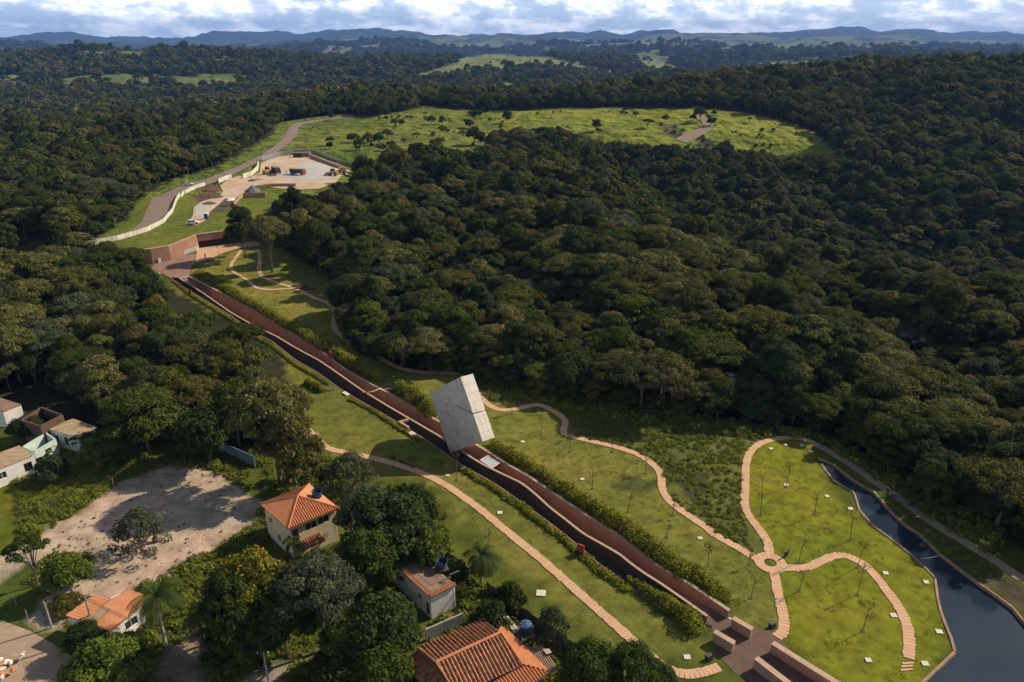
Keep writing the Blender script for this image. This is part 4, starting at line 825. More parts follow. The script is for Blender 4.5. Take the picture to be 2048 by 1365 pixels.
def place_tree(key, loc, diam, height, rz, label=None, cat='tree', group=None, name='tree'):
    cm, tm, R, Hh = PROTO[key][:4]; sx = diam / (2 * R); sz = height / Hh
    e = empty(name, loc, rz, label=label, cat=cat, group=group)
    e.scale = (sx, sx, sz)
    link(bpy.data.objects.new('trunk' if 'shrub' not in key else 'stem', tm), e); link(bpy.data.objects.new('crown' if 'shrub' not in key else 'foliage', cm), e); return e
TREEBOX = []
FORE = [  # base px, top px y, crown width px, kind, label
 (590, 975, 820, 130, 'dome_a', 'broad dark tree at the head of the pale blue yard wall'),
 (560, 960, 760, 150, 'umbel_a', 'loose ochre tipped tree behind the bare dirt lot'),
 (610, 990, 900, 90, 'dome_b', 'olive tree standing just behind the cream two storey house'),
 (735, 1110, 975, 130, 'loose_grey', 'feathery grey green tree right of the cream house'),
 (790, 1130, 985, 150, 'tall_a', 'dense tree between the cream house and the white flat roofed house'),
 (820, 1090, 960, 120, 'dark_dome', 'dark leafy tree at the corner of the lawn below the block shadow'),
 (745, 1180, 1060, 140, 'dark_dense', 'dark spreading tree left of the white flat roofed house'),
 (650, 1300, 1130, 170, 'grey_umbel', 'big grey green tree in front of the cream house'),
 (520, 1290, 1120, 190, 'yellow_tree', 'tree covered in yellow blossom in front of the cream house'),
 (480, 1330, 1165, 130, 'dark_dense', 'dark dense tree under the yellow flowering tree'),
 (575, 1310, 1150, 150, 'dark_dome', 'dark tree right of the yellow flowering tree'),
 (770, 1330, 1190, 150, 'dark_dome', 'dark bushy tree beside the yard wall of the white house'),
 (700, 1345, 1240, 130, 'dark_dense', 'dark leafy tree at the end of the sandy footpath'),
 (770, 1395, 1290, 120, 'dark_dome', 'leafy dark tree at the left corner of the big tiled house'),
 (680, 1400, 1320, 110, 'shrub', 'low dark bush below the sandy footpath'),
 (225, 1375, 1275, 170, 'bright_round', 'bright olive tree at the bottom edge beside the dirt street'),
 (240, 1335, 1280, 45, 'bright_round', 'small bright tree against the white orange roofed house'),
 (180, 1305, 1240, 75, 'dark_dome', 'dark bush tree under the pole by the orange roofed house'),
 (145, 1185, 1098, 85, 'bright_round', 'round bright green tree at the edge of the dirt lot'),
 (75, 1170, 1070, 80, 'loose_tree', 'thin leggy tree left of the round tree on the dirt lot'),
 (285, 1105, 1015, 105, 'loose_grey', 'wide feathery tree alone in the middle of the dirt lot'),
 (135, 1220, 1190, 70, 'shrub_olive', 'grey green bush behind the orange roofed house'),
 (480, 900, 760, 100, 'loose_tree', 'open forked tree by the orange path behind the wall'),
 (395, 860, 745, 110, 'umbel_b', 'dark forked tree with a bent trunk in the shaded lawn'),
 (300, 900, 770, 170, 'dome_a', 'big shaded tree above the grass meadow'),
 (420, 925, 800, 120, 'dark_dome', 'dark tree behind the pale blue wall'),
 (490, 735, 640, 90, 'umbel_b', 'flat topped tree leaning to the side channel'),
 (400, 720, 620, 90, 'umbel_b', 'spreading dark tree beside the upper channel lawn'),
 (500, 810, 690, 120, 'loose_tree', 'tall open tree nearest the bend of the upper channel'),
 (545, 880, 775, 70, 'ochre_dome', 'pale ochre tree right of the small palm'),
 (325, 690, 595, 80, 'yellow_tree', 'yellow blossomed tree at the top of the lawn slope'),
 (200, 600, 525, 70, 'bright_round', 'yellow green crown standing out of the left wood'),
 (1180, 1390, 1285, 120, 'dark_dome', 'dark tree right of the corrugated fence'),
 (1260, 1400, 1300, 130, 'dark_dense', 'leafy dark tree at the bottom end of the stone path'),
 (1105, 1300, 1215, 75, 'loose_grey', 'grey leaved round tree behind the corrugated fence'),
 (1310, 1385, 1325, 80, 'dark_dome', 'small dark tree under the curve of the stone path'),
 (905, 1170, 1110, 60, 'shrub', 'dark bush behind the white flat roofed house'),
 (1020, 1225, 1160, 70, 'shrub_olive', 'olive bush right of the palm by the white house'),
 (985, 1275, 1200, 90, 'shrub', 'leafy bush in the corner of the white house yard'),
 (60, 880, 825, 70, 'dark_dome', 'bushy tree left of the ruined white building'),
 (195, 930, 868, 60, 'shrub_bright', 'rounded bright bush in front of the mint ruin'),
 (170, 900, 862, 50, 'loose_tree', 'thin young tree at the right end of the mint ruin'),
 (110, 960, 905, 60, 'shrub', 'dark leafy bush before the white ruin window'),
 (860, 1160, 1050, 70, 'shrub_bright', 'bright leafy bush on the lawn edge above the white house'),
 (700, 990, 900, 110, 'loose_grey', 'pale feathery tree in the shadow of the block'),
 (545, 545, 430, 90, 'umbel_a', 'tall tree with bare trunk on the lawn by the entrance'),
 (492, 516, 415, 70, 'dome_a', 'round tree on a clean trunk in front of the entrance'),
 (640, 545, 440, 80, 'dome_b', 'tree at the wood edge behind the upper path loop'),
 (610, 520, 420, 80, 'ochre_dome', 'ochre tipped tree behind the path loop'),
 (700, 640, 540, 80, 'dark_dome', 'dark tree at the wood edge beside the upper stone path'),
 (1850, 1010, 920, 90, 'dark_dense', 'dark tree over the dirt path behind the pond'),
 (1130, 800, 770, 30, 'loose_tree', 'small leafless young tree at the wood edge beyond the path'),
]
FORE_PX = [(p[0], p[1]) for p in FORE]
for (bx, by, ty, w, key, lab) in FORE:
    c = GP(bx, by); s = zdepth(c) / F; el = math.atan2(CH - c.z, c.y); hh = (by - ty) * s / math.cos(el) - w * s * .25 * math.sin(el)
    hh = max(hh, w * s * .45); isb = 'shrub' in key
    place_tree(key, c, w * s * 1.05, hh, random.uniform(0, 6.28), lab, 'bush' if 'bush' in lab or 'shrub' in lab else 'tree', name='bush' if 'bush' in lab else 'tree')

# the woods: every spot that is not clearing
LOTS = [(230, 900), (700, 1365)]
def in_clear(x, y, z, hcrown):
    x = np.asarray(x, float); y = np.asarray(y, float); z = np.asarray(z, float); px, py = toPx(x, y, z); r = pip(px, py, CLEAR_NEAR)
    fr = np.clip((y - 330) / 200, 0, 1); px = px + fr * 26 * fbm(x / 38 + 1, y / 38, 3); py = py + fr * 11 * fbm(x / 38 + 40, y / 38 + 9, 3)
    for P in (VERGE, SITE, PAST1, PAST2, [(-60, 534)] + ROAD_R[1:] + list(reversed(ROAD_L))) + tuple(FARP): r |= pip(px, py, P)
    r |= pip(x, y, POND) | pip(x, y, HOLE)
    qx, qy = toPx(x, y, z + hcrown * .8)
    for P in (VERGE, SITE, PAST1, PAST2, POND_SCR) : r |= (pip(qx, qy, P) & (y > 150))
    for P in (LAWN_SCR, COURT_SCR):
        for dx, dz in ((3.5, 6), (0, 8.5), (2, 3)):
            qx, qy = toPx(x + dx, y, z + dz * hcrown / 8.5); r |= pip(qx, qy, P)
    return r
COURT_SCR = [(300, 500), (392, 465), (470, 455), (470, 500), (400, 550), (345, 562), (305, 537)]
LAWN_SCR = [(325, 540), (335, 590), (350, 640), (400, 665), (470, 690), (525, 735), (545, 775), (575, 815), (600, 850), (640, 890), (700, 900), (830, 860), (600, 690), (400, 565)]
POND_SCR = [(1500, 880), (1560, 870), (1640, 880), (1700, 915), (1860, 1030), (2048, 1140), (2048, 1365), (1500, 1365)]
PTS = []
for (ya, yb, st, sc) in ((60, 330, 3.8, .74), (330, 760, 4.7, .78), (760, 1500, 7.4, 1.05), (1500, 3300, 13.0, 1.45), (3300, 7500, 30, 3.0)):
    yy = np.arange(ya, yb, st * .87); 
    for r_, y0 in enumerate(yy):
        hw = y0 * .78 + 35; xs = np.arange(-hw, hw, st) + (r_ % 2) * st / 2
        PTS.append(np.c_[xs + rng.uniform(-.38, .38, len(xs)) * st, y0 + rng.uniform(-.38, .38, len(xs)) * st, np.full(len(xs), sc)])
PTS = np.concatenate(PTS); X, Y, SCL = PTS.T; Z = hgt(X, Y)
size = SCL * np.clip(rng.lognormal(0, .32, len(X)), .45, 1.75) * (1 + .18 * fbm(X / 40, Y / 40, 2))
thin = fbm(X / 60 + 7, Y / 60 + 3, 3)
ok = ~in_clear(X, Y, Z, 8.5 * size)
# the big houses' woods on the left stay open where ruins stand
pxx, pyy = toPx(X, Y, Z)
RUINZONE = [(-80, 800), (60, 780), (150, 800), (240, 860), (240, 900), (-80, 1000)]
ok &= ~pip(pxx, pyy, RUINZONE)
LAWNGAP = [(345, 650), (380, 625), (420, 640), (400, 700), (360, 700)]
ok &= ~pip(pxx, pyy, LAWNGAP)
ok &= ~((thin > .52) & (Y > 300)); ok &= ~(field(X, Y) & (rng.random(len(X)) > .04))
X, Y, Z, size = X[ok], Y[ok], Z[ok], size[ok]
# scattered pasture trees
for poly, n in ((PAST1, 26), (PAST2, 9), (FARP[0], 20), (FARP[7], 40)):
    P = np.array(poly); c = 0
    for _ in range(n * 6):
        x, y = rng.uniform(P[:, 0].min(), P[:, 0].max()), rng.uniform(P[:, 1].min(), P[:, 1].max())
        if pip(np.array([x]), np.array([y]), poly)[0]:
            g = GP(x, y); X = np.append(X, g.x); Y = np.append(Y, g.y); Z = np.append(Z, g.z); size = np.append(size, rng.uniform(.45, 1.1)); c += 1
            if c >= n: break
app = size / (np.hypot(X, Y))
pxx, pyy = toPx(X, Y, Z + 5); inview = (pxx > -60) & (pxx < 2108) & (pyy < 1420)
kinds = np.array(['dome_a', 'umbel_a', 'umbel_b', 'tall_a', 'dark_dome', 'ochre_dome', 'grey_umbel', 'dome_b'])
pw = np.array([.20, .11, .16, .14, .14, .08, .04, .13]); pick = rng.choice(8, len(X), p=pw)
order = np.argsort(-(app * np.where(inview, 1, 0)))[:248]
near = np.zeros(len(X), bool); near[order] = True
desc = {'dome_a': 'tall round crowned', 'umbel_a': 'flat topped ochre tipped', 'umbel_b': 'flat topped olive', 'tall_a': 'tall narrow dark', 'dark_dome': 'dark bushy', 'ochre_dome': 'ochre flowered', 'grey_umbel': 'grey green spreading', 'dome_b': 'medium round olive'}
LM = [('the tilted block', 925, 740), ('the tall timber pole', 1322, 780), ('the sharp path bend', 1110, 790), ('the path arch tip', 1565, 860), ('the pond tip', 1650, 900), ('the pond bank person', 1775, 960), ('the entrance court', 440, 500), ('the upper path loop', 560, 560), ('the upper red sign', 665, 700), ('the yellow blossomed tree', 325, 620), ('the ruined tower', 85, 820), ('the mint ruin', 150, 850), ('the channel edge slab', 690, 780), ('the pale blue wall', 450, 890), ('the right picture edge', 2040, 900), ('the left picture edge', 5, 650), ('the small palm', 432, 780)]
names = {}; rows = []
px0, py0 = toPx(X, Y, Z)
for i in np.where(near)[0]:
    k = kinds[pick[i]]; s = size[i]; l = min(LM, key=lambda q: (q[1] - px0[i]) ** 2 + 2.2 * (q[2] - py0[i]) ** 2); dx, dy = px0[i] - l[1], l[2] - py0[i]
    rel = ('right of' if dx > 0 else 'left of') if abs(dx) > abs(dy) * 1.3 and 'picture edge' not in l[0] else ('behind' if dy > 0 else 'in front of') if 'picture edge' not in l[0] else ('high up at' if dy > 0 else 'low down at')
    sz_ = 'big' if s > .98 else ('small' if s < .74 else 'middling'); key = '%s %s tree %s %s' % (sz_, desc[k], rel, l[0]); names.setdefault(key, []).append(i)
for key, ids in names.items():
    ids.sort(key=lambda i: Y[i]); n_ = len(ids)
    for r_, i in enumerate(ids):
        lab = key if n_ == 1 else key + ', ' + ((['the nearer one', 'the farther one'] if n_ == 2 else ['the nearest', 'the second row', 'the third row', 'the fourth row', 'the fifth row', 'the rearmost'])[min(r_, 5)])
        k = kinds[pick[i]]; cm, tm, R, Hh = PROTO[k][:4]; s = size[i]
        place_tree(k, (X[i], Y[i], Z[i] - .1), 2 * R * s * 1.06, Hh * s, rng.uniform(0, 6.28), lab, 'tree', 'trees of the dense woods')
far = ~near; idx = np.where(Y[far] < 300, pick[far], np.where(Y[far] < 760, NA + rng.integers(0, NB, far.sum()), NA + NB + rng.integers(0, NC, far.sum())))
nf = far.sum(); sz = size[far]
scatter_instances('forest', np.c_[X[far], Y[far], Z[far] - .2], np.c_[rng.normal(0, .05, nf), rng.normal(0, .05, nf), rng.uniform(0, 6.28, nf)], np.c_[sz * 1.08, sz * 1.08, sz * rng.uniform(.75, 1.4, nf)], idx, protos, kind='stuff')
print('TREES', len(X), 'far', nf)

# ------------------------------------------------------------------ roofs, walls and houses
def tile_slope(poly, up_hint, pitch=.32, amp=.085, rowlen=.42, step=.035, lift=.0):
    """Corrugated clay-tile field over a planar 3D polygon; rows overlap like real tiles. Returns an MB."""
    P = [Vector(p) for p in poly]; n = Vector((0, 0, 0))
    for i in range(len(P)): n += P[i].cross(P[(i + 1) % len(P)])
    n.normalize(); 
    if n.z < 0: n = -n
    u = (Vector((0, 0, 1)) - n * n.z)
    if u.length < .02: u = Vector(up_hint)
    u = (u - n * u.dot(n)).normalized(); e = u.cross(n).normalized(); o = P[0]
    a = [(p - o).dot(e) for p in P]; b = [(p - o).dot(u) for p in P]; a0, a1 = min(a), max(a)
    def span(x):
        v = []
        for i in range(len(P)):
            j = (i + 1) % len(P)
            if (a[i] <= x <= a[j]) or (a[j] <= x <= a[i]):
                if abs(a[i] - a[j]) > 1e-6: v.append(b[i] + (b[j] - b[i]) * (x - a[i]) / (a[j] - a[i]))
                else: v += [b[i], b[j]]
        return (min(v), max(v)) if v else None
    mb = MB(); k = max(2, int((a1 - a0) / pitch)) * 4; b0, b1 = min(b), max(b); rows = []
    r = b0; 
    while r < b1: rows += [(r, step), (min(r + rowlen * .999, b1), 0.0)]; r += rowlen
    prev = None
    for i in range(k + 1):
        x = a0 + (a1 - a0) * i / k; x = min(max(x, a0 + 1e-4), a1 - 1e-4); s = span(x)
        if s is None: prev = None; continue
        hh = amp * (1 - math.cos(2 * math.pi * i / 4)) * .5 * 2 - amp * .5; col = []
        for v, st in rows: col.append(mb.vert(o + e * x + u * min(max(v, s[0]), s[1]) + n * (hh + st + lift)))
        if prev:
            for j in range(len(rows) - 1): mb.f.append((prev[j], col[j], col[j + 1], prev[j + 1])); mb.mi.append(0)
        prev = col
    return mb
def ridge(a, b, r=.13): return MB().tube([a, b], r, 6)
def local_house(name, c, label, cat='house'): return empty(name, c, label=label, cat=cat)
def wall_quad(t, a, b, z0, z1, mat, openings=(), th=.2, name='wall', frame='white_paint'):
    """A wall from a to b (ground points) with real openings: (start m, width m, sill m, height m, what)."""
    a = Vector((a.x, a.y, 0)); b = Vector((b.x, b.y, 0)); L_ = (b - a).length; d = (b - a) / L_; n = Vector((d.y, -d.x, 0)); mb = MB()
    xs = sorted({0, L_} | {o[0] for o in openings} | {min(o[0] + o[1], L_) for o in openings})
    def blk(x0, x1, za, zb):
        q = [a + d * x0, a + d * x1, a + d * x1 - n * th, a + d * x0 - n * th]; mb.prism([(p.x, p.y, za) for p in q], [(p.x, p.y, zb) for p in q])
    for x0, x1 in zip(xs, xs[1:]):
        op = [o for o in openings if o[0] <= x0 + 1e-6 and o[0] + o[1] >= x1 - 1e-6]
        if not op: blk(x0, x1, z0, z1)
        else:
            o = op[0]
            if o[2] > z0: blk(x0, x1, z0, o[2])
            if o[2] + o[3] < z1: blk(x0, x1, o[2] + o[3], z1)
    w = part(mb, name, mat, t)
    for x0, wd, sill, hh, what in openings:
        q0 = a + d * x0 - n * (th * .7); q1 = a + d * (x0 + wd) - n * (th * .7); m2 = MB()
        m2.prism([(p.x, p.y, sill) for p in (q0, q1, q1 - n * .03, q0 - n * .03)], [(p.x, p.y, sill + hh) for p in (q0, q1, q1 - n * .03, q0 - n * .03)])
        fr = part(m2, {'door': 'door', 'win': 'window', 'void': 'shade_panel'}[what], {'door': 'wood_dark', 'win': 'glass', 'void': 'dark'}[what], t)  # empty openings are closed by a near-black panel as painted shade
        if what == 'win':
            m3 = MB(); f = .05; c0 = q0 + n * .03; c1 = q1 + n * .03
            def bar(p, q, za, zb): m3.prism([(v.x, v.y, za) for v in (p, q, q - n * .04, p - n * .04)], [(v.x, v.y, zb) for v in (p, q, q - n * .04, p - n * .04)])
            bar(c0, c1, sill, sill + f); bar(c0, c1, sill + hh - f, sill + hh); bar(c0, c0 + d * f, sill + f, sill + hh - f); bar(c1 - d * f, c1, sill + f, sill + hh - f)
            mid = c0.lerp(c1, .5); bar(mid - d * f / 2, mid + d * f / 2, sill + f, sill + hh - f)
            m3.build('frame', frame, fr)
    return w
def tank_thing(c, r, h, label, lid=True):
    t = empty('water_tank', c, label=label, cat='water tank'); mb = MB(); x, y, z = c
    mb.tube([(x, y, z), (x, y, z + h * .25), (x, y, z + h * .8), (x, y, z + h * .82), (x, y, z + h)], [r * .82, r * .9, r * .97, r * 1.04, r * 1.04], 18, cap=False)
    mb.tube([(x, y, z + .02), (x, y, z + .05)], [r * .8, r * .82], 18); part(mb, 'tank_body', 'tank', t)
    mb = MB()
    if lid:
        mb.tube([(x, y, z + h), (x, y, z + h + .06), (x, y, z + h + .2), (x, y, z + h + .26)], [r * 1.08, r * 1.02, r * .35, r * .12], 18); part(mb, 'lid', 'tank', t)
        m2 = MB()
        for i in range(8):
            a = i * math.pi / 4; m2.tube([(x + r * .3 * math.cos(a), y + r * .3 * math.sin(a), z + h + .2), (x + r * .98 * math.cos(a), y + r * .98 * math.sin(a), z + h + .07)], [.02, .05], 4)
        o = part(m2, 'lid_ribs', 'sheet_grey', t); o['kind'] = 'stuff'
    else:
        mb.tube([(x, y, z + h * .55), (x, y, z + h * .56)], [r * .9, r * .9], 18); part(mb, 'water_surface', 'dark', t)
    return t
def vz(p, z): return Vector((p.x, p.y, z))

# cream two storey house with a pyramid roof
ez, az_ = 5.4, 7.0
eL, eF, eR, eB = G(520, 1007.6, ez), G(576.5, 1058, ez), G(678, 1016, ez), G(619, 968, ez); ap = (eL + eR) / 2; ap.z = az_
t = local_house('cream_house', ((eL + eR) / 2).xy.to_3d(), 'cream two storey house with orange pyramid tile roof')
rf = part(MB().prism([vz(p.lerp(ap, .0), ez - .16) for p in (eL, eF, eR, eB)], [vz(p, ez - .04) for p in (eL, eF, eR, eB)]), 'roof', 'tile_new', t)
def sub_of(mb, name, mats, parent, t):
    return mb.build(name, mats, parent)
for a, b in ((eL, eF), (eF, eR), (eB, eL)): sub_of(tile_slope([a, b, ap], (0, 0, 1)), 'tile_slope', 'tile_new', rf, t)
sub_of(MB().prism([eR - Vector((0, 0, .05)), eB - Vector((0, 0, .05)), ap - Vector((0, 0, .05))], [eR, eB, ap]), 'plastered_slope', 'tile_flat', rf, t)
for a in (eL, eF, eR, eB): sub_of(ridge(a + Vector((0, 0, .06)), ap + Vector((0, 0, .08))), 'ridge_tile', 'tile_new', rf, t)
cen = (eL + eR) / 2; ins = lambda p, k=.10: p.lerp(cen, k)
wL, wF, wR, wB = [ins(p) for p in (eL, eF, eR, eB)]
Lr = (wR - wF).xy.length
wall_quad(t, wF, wR, 0, ez - .1, 'cream_paint', [(.3, .8, 2.5, 2.1, 'door'), (2.1, 1.7, 3.6, 1.1, 'win'), (Lr - 2.6, 1.6, 3.7, 1.1, 'win'), (2.6, 1.4, .9, 1.2, 'win')])
wall_quad(t, wL, wF, 0, ez - .1, 'cream_paint', [(1.0, .9, 2.9, 1.0, 'win'), (3.0, 1.0, .9, 1.2, 'win')])
wall_quad(t, wR, wB, 0, ez - .1, 'cream_paint'); wall_quad(t, wB, wL, 0, ez - .1, 'cream_paint')
d = (wR - wF); d.z = 0; n = Vector((d.y, -d.x, 0)).normalized(); dd = d.normalized()
pa, pb = vz(wF + dd * .4, 2.45), vz(wF + dd * (Lr * .62), 2.45)
lt = part(MB().prism([pa, pb, pb + n * 1.5 - Vector((0, 0, .5)), pa + n * 1.5 - Vector((0, 0, .5))], [p + Vector((0, 0, .08)) for p in (pa, pb, pb + n * 1.5 - Vector((0, 0, .5)), pa + n * 1.5 - Vector((0, 0, .5)))]), 'lower_roof', 'tile_old', t)
sub_of(tile_slope([pa + Vector((0, 0, .1)), pb + Vector((0, 0, .1)), pb + n * 1.5 - Vector((0, 0, .4)), pa + n * 1.5 - Vector((0, 0, .4))], (0, 0, 1)), 'tile_slope', 'tile_old', lt, t)
tp = G(634, 986, 6.6); tank_thing((tp.x, tp.y, 6.0), .72, 1.0, 'open blue water tank on the cream house roof', False)
# white house with flat sheet roof
ez = 3.5
a, b, c, d_ = G(785, 1125.6, ez), G(862, 1195.6, ez), G(913, 1170, ez), G(833, 1105, ez)
t = local_house('white_house', vz((a + c) / 2, 0), 'white one storey house with flat brown sheet roof edged in orange tile')
rf = part(MB().prism([vz(p, ez - .12) for p in (a, b, c, d_)], [vz(p, ez - .02) for p in (a, b, c, d_)]), 'roof', 'roof_sheet', t)
ab_ = (b - a).normalized(); ad = (d_ - a).normalized(); Lab = (b - a).length; Lad = (d_ - a).length
for i in range(9):
    for j in range(3):
        q = [a + ab_ * (Lab * (i + .06) / 9 + .3 * (1 if i == 0 else 0)) + ad * (Lad * (j + .02) / 3 + (.35 if j == 0 else 0))]; x0 = Lab * (i + .02) / 9 + (.3 if i == 0 else 0); x1 = Lab * (i + .98) / 9 - (.3 if i == 8 else 0); y0 = Lad * (j + .01) / 3 + (.3 if j == 0 else 0); y1 = Lad * (j + 1.0) / 3 - (.3 if j == 2 else 0)
        z = .02 + .015 * ((i + j) % 2) + .02 * j; q = [a + ab_ * x0 + ad * y0, a + ab_ * x1 + ad * y0, a + ab_ * x1 + ad * y1, a + ab_ * x0 + ad * y1]
        sub_of(MB().prism([p + Vector((0, 0, z)) for p in q], [p + Vector((0, 0, z + .03)) for p in q]), 'roof_sheet', 'roof_sheet', rf, t)
for p, q, inn in ((a, b, ad), (b, c, -ab_), (a, d_, ab_)):
    u1 = Vector((0, 0, .12)); sub_of(tile_slope([p + u1 * .4, q + u1 * .4, q + inn * .42 + u1 * 2, p + inn * .42 + u1 * 2], (0, 0, 1), .24, .06), 'tile_edge', 'tile_new', rf, t)
cen = (a + c) / 2; A2, B2, C2, D2 = [p.lerp(cen, .05) for p in (a, b, c, d_)]; Lw = (B2 - A2).xy.length
wall_quad(t, A2, B2, 0, ez - .1, 'white_paint', [(1.3, .9, 1.5, 1.0, 'win'), (Lw - 3.0, .9, 1.3, 1.0, 'win'), (Lw - 1.2, .8, 0.02, 2.1, 'door')])
wall_quad(t, B2, C2, 0, ez - .1, 'white_paint'); wall_quad(t, C2, D2, 0, ez - .1, 'white_paint'); wall_quad(t, D2, A2, 0, ez - .1, 'white_paint')
tp = G(884, 1134, 3.9); tank_thing((tp.x, tp.y, ez + .35), .66, 1.0, 'open blue water tank on the white house flat roof', False)
t2 = empty('timber_rack', (tp.x, tp.y, ez), label='small timber rack under the tank on the flat roof', cat='rack'); mb = MB(); mb.box((tp.x, tp.y, ez + .3), (1.5, 1.4, .1), .3); part(mb, 'deck', 'wood_dark', t2)
for sx in (-.5, .5):
    mb = MB(); mb.box((tp.x + sx, tp.y, ez + .14), (.15, 1.2, .22)); part(mb, 'bearer', 'wood_dark', t2)
for i, (p, q) in enumerate((((899, 1150), (917, 1142)), ((880, 1163), (901, 1154)))):
    mb = MB(); mb.tube([G(*p, ez + .2), G(*q, ez + .7)], .09, 6); tag(mb.build('roof_beam', 'pole'), ['upper', 'lower'][i] + ' loose pale beam lying across the flat brown roof', 'beam', 'loose beams on the flat roof')
# big tiled house
rz, ezb = 5.0, 3.7
R1, R2 = G(872, 1325.5, rz), G(1002, 1265.7, rz); l1, l2 = G(834.5, 1296.5, ezb), G(966, 1240, ezb); r2_ = G(1046, 1330.6, ezb); r1_ = r2_ + (l1 - l2); r1_ = G(915, 1392, ezb)
t = local_house('tiled_house', vz((R1 + R2) / 2, 0), 'large house under a weathered striped clay tile gable roof', 'house')
rf = part(MB().prism([l1 - Vector((0, 0, .15)), l2 - Vector((0, 0, .15)), R2 - Vector((0, 0, .15)), R1 - Vector((0, 0, .15))], [l1 - Vector((0, 0, .05)), l2 - Vector((0, 0, .05)), R2 - Vector((0, 0, .05)), R1 - Vector((0, 0, .05))]), 'roof', 'tile_old', t)
sub_of(tile_slope([l1, l2, R2, R1], (0, 0, 1), .42, .13, .45, .05), 'tile_slope', 'tile_old', rf, t)
sub_of(tile_slope([r1_, r2_, R2, R1], (0, 0, 1), .42, .13, .45, .05), 'tile_slope', 'tile_old', rf, t)
sub_of(MB().prism([r1_ - Vector((0, 0, .15)), r2_ - Vector((0, 0, .15)), R2 - Vector((0, 0, .16)), R1 - Vector((0, 0, .16))], [p - Vector((0, 0, .06)) for p in (r1_, r2_, R2, R1)]), 'roof_board', 'wood_dark', rf, t)
for p, q, r in ((R1, R2, .17), (l1, R1, .11), (R1, r1_, .11), (R2, r2_, .11)): sub_of(ridge(p + Vector((0, 0, .1)), q + Vector((0, 0, .1)), r), 'ridge_tile', 'tile_new', rf, t)
def skirt(pxz, mat, name='lower_roof', pitch=.34):
    P = [G(x, y, z) for x, y, z in pxz]; o = part(MB().prism([p - Vector((0, 0, .14)) for p in P], [p - Vector((0, 0, .05)) for p in P]), name, mat, t); sub_of(tile_slope(P, (0, 0, 1), pitch, .09, .45, .04), 'tile_slope', mat, o, t); return P
skirt([(969, 1240, 3.5), (992, 1239.5, 2.9), (1100, 1344, 2.9), (1047, 1331, 3.5)], 'tile_new')
skirt([(1047, 1331, 3.5), (1100, 1344, 2.9), (1020, 1398, 2.9), (985, 1365, 3.5)], 'tile_new')
skirt([(834, 1300, 3.4), (872, 1328, 3.4), (905, 1385, 3.2), (855, 1385, 2.8), (809, 1324, 2.8)], 'tile_old')
for p, q, mt in ((G(1100, 1344, 2.8), G(1000, 1402, 2.8), 'blue_paint'), (G(809, 1324, 2.8), G(860, 1385, 2.8), 'blue_paint'), (G(1100, 1344, 2.8), G(990, 1241, 2.8), 'cream_paint'), (G(815, 1322, 2.8), G(968, 1243, 2.8), 'cream_paint')):
    wall_quad(t, vz(p.lerp(R1.lerp(R2, .5), .12), 0), vz(q.lerp(R1.lerp(R2, .5), .12), 0), 0, 2.75, mt)
def sheet_roof(pxs, z, slope, mat, label, legs=True, pitch=.22):
    P = [G(x, y, z) for x, y in pxs]; P[2].z -= slope; P[3].z -= slope; c = vz(sum(P, Vector()) / 4, 0); t = empty('lean_to', c, label=label, cat='lean-to')
    part(tile_slope(P, (0, 0, 1), pitch, .035, 3.0, .01), 'roof_sheet', mat, t)
    for p in P: part(MB().tube([vz(p.lerp(sum(P, Vector()) / 4, .08), 0), p.lerp(sum(P, Vector()) / 4, .08)], .06, 5), 'post', 'wood_dark', t)
    return t
sheet_roof([(992, 1238), (1017, 1231), (1039, 1257), (1018, 1270)], 2.7, .25, 'roof_beige', 'pale beige fibre sheet lean-to roof behind the big tiled house', pitch=.5)
sheet_roof([(1050, 1297), (1083, 1289), (1119, 1333), (1098, 1345)], 2.6, .3, 'roof_sheet', 'striped grey brown corrugated lean-to roof right of the big tiled house')
flat_thing('roof_board', 'board', 'small square pale board beside the striped lean-to roof', [(1086, 1298), (1098, 1297), (1104, 1305), (1093, 1308)], 2.7, .06, 'roof_beige')
tc_ = G(1051.5, 1262, 2.4); t = empty('tank_stand', vz(tc_, 0), label='dark masonry stand carrying the lidded blue tank', cat='stand')
for sx in (-.65, .65):
    for sy in (-.6, .6): part(MB().box((tc_.x + sx, tc_.y + sy, 1.15), (.3, .3, 2.3)), 'leg', 'brick_dark', t)
part(MB().box((tc_.x, tc_.y, 2.35), (1.9, 1.8, .12)), 'deck', 'wood_dark', t)
tank_thing((tc_.x, tc_.y, 2.42), .70, .95, 'lidded blue water tank standing behind the big tiled house')
# small white house with flat orange roofs
ez = 3.1
t = local_house('small_house', G(215, 1250, 0), 'small white house with two smooth orange roof slopes at the dirt street')
def mono(pxz, mat, name, th=.12):
    P = [G(x, y, z) for x, y, z in pxz]; o = part(MB().prism([p - Vector((0, 0, th)) for p in P], P), name, mat, t); return P, o
P, o = mono([(131, 1231, 3.0), (190, 1189, 3.5), (221, 1197, 3.5), (168, 1244, 3.0)], 'tile_flat', 'roof'); sub_of(tile_slope([p + Vector((0, 0, .03)) for p in P], (0, 0, 1), .24, .03, .4, .025), 'tile_slope', 'tile_flat', o, t)
Q, o = mono([(187, 1250, 3.1), (218, 1261, 3.0), (287, 1208, 3.0), (286, 1188, 3.3), (253, 1177, 3.5), (205, 1214, 3.5)], 'tile_flat', 'roof'); 
q4 = [G(187, 1250, 3.15), G(219, 1262, 3.05), G(290, 1206, 3.05), G(253, 1177, 3.55)]; sub_of(tile_slope([G(187, 1250, 3.14), G(219, 1262, 3.04), G(288, 1208, 3.04), G(286, 1188, 3.34), G(253, 1177, 3.54), G(205, 1214, 3.54)], (0, 0, 1), .24, .03, .4, .025), 'tile_slope', 'tile_flat', o, t)
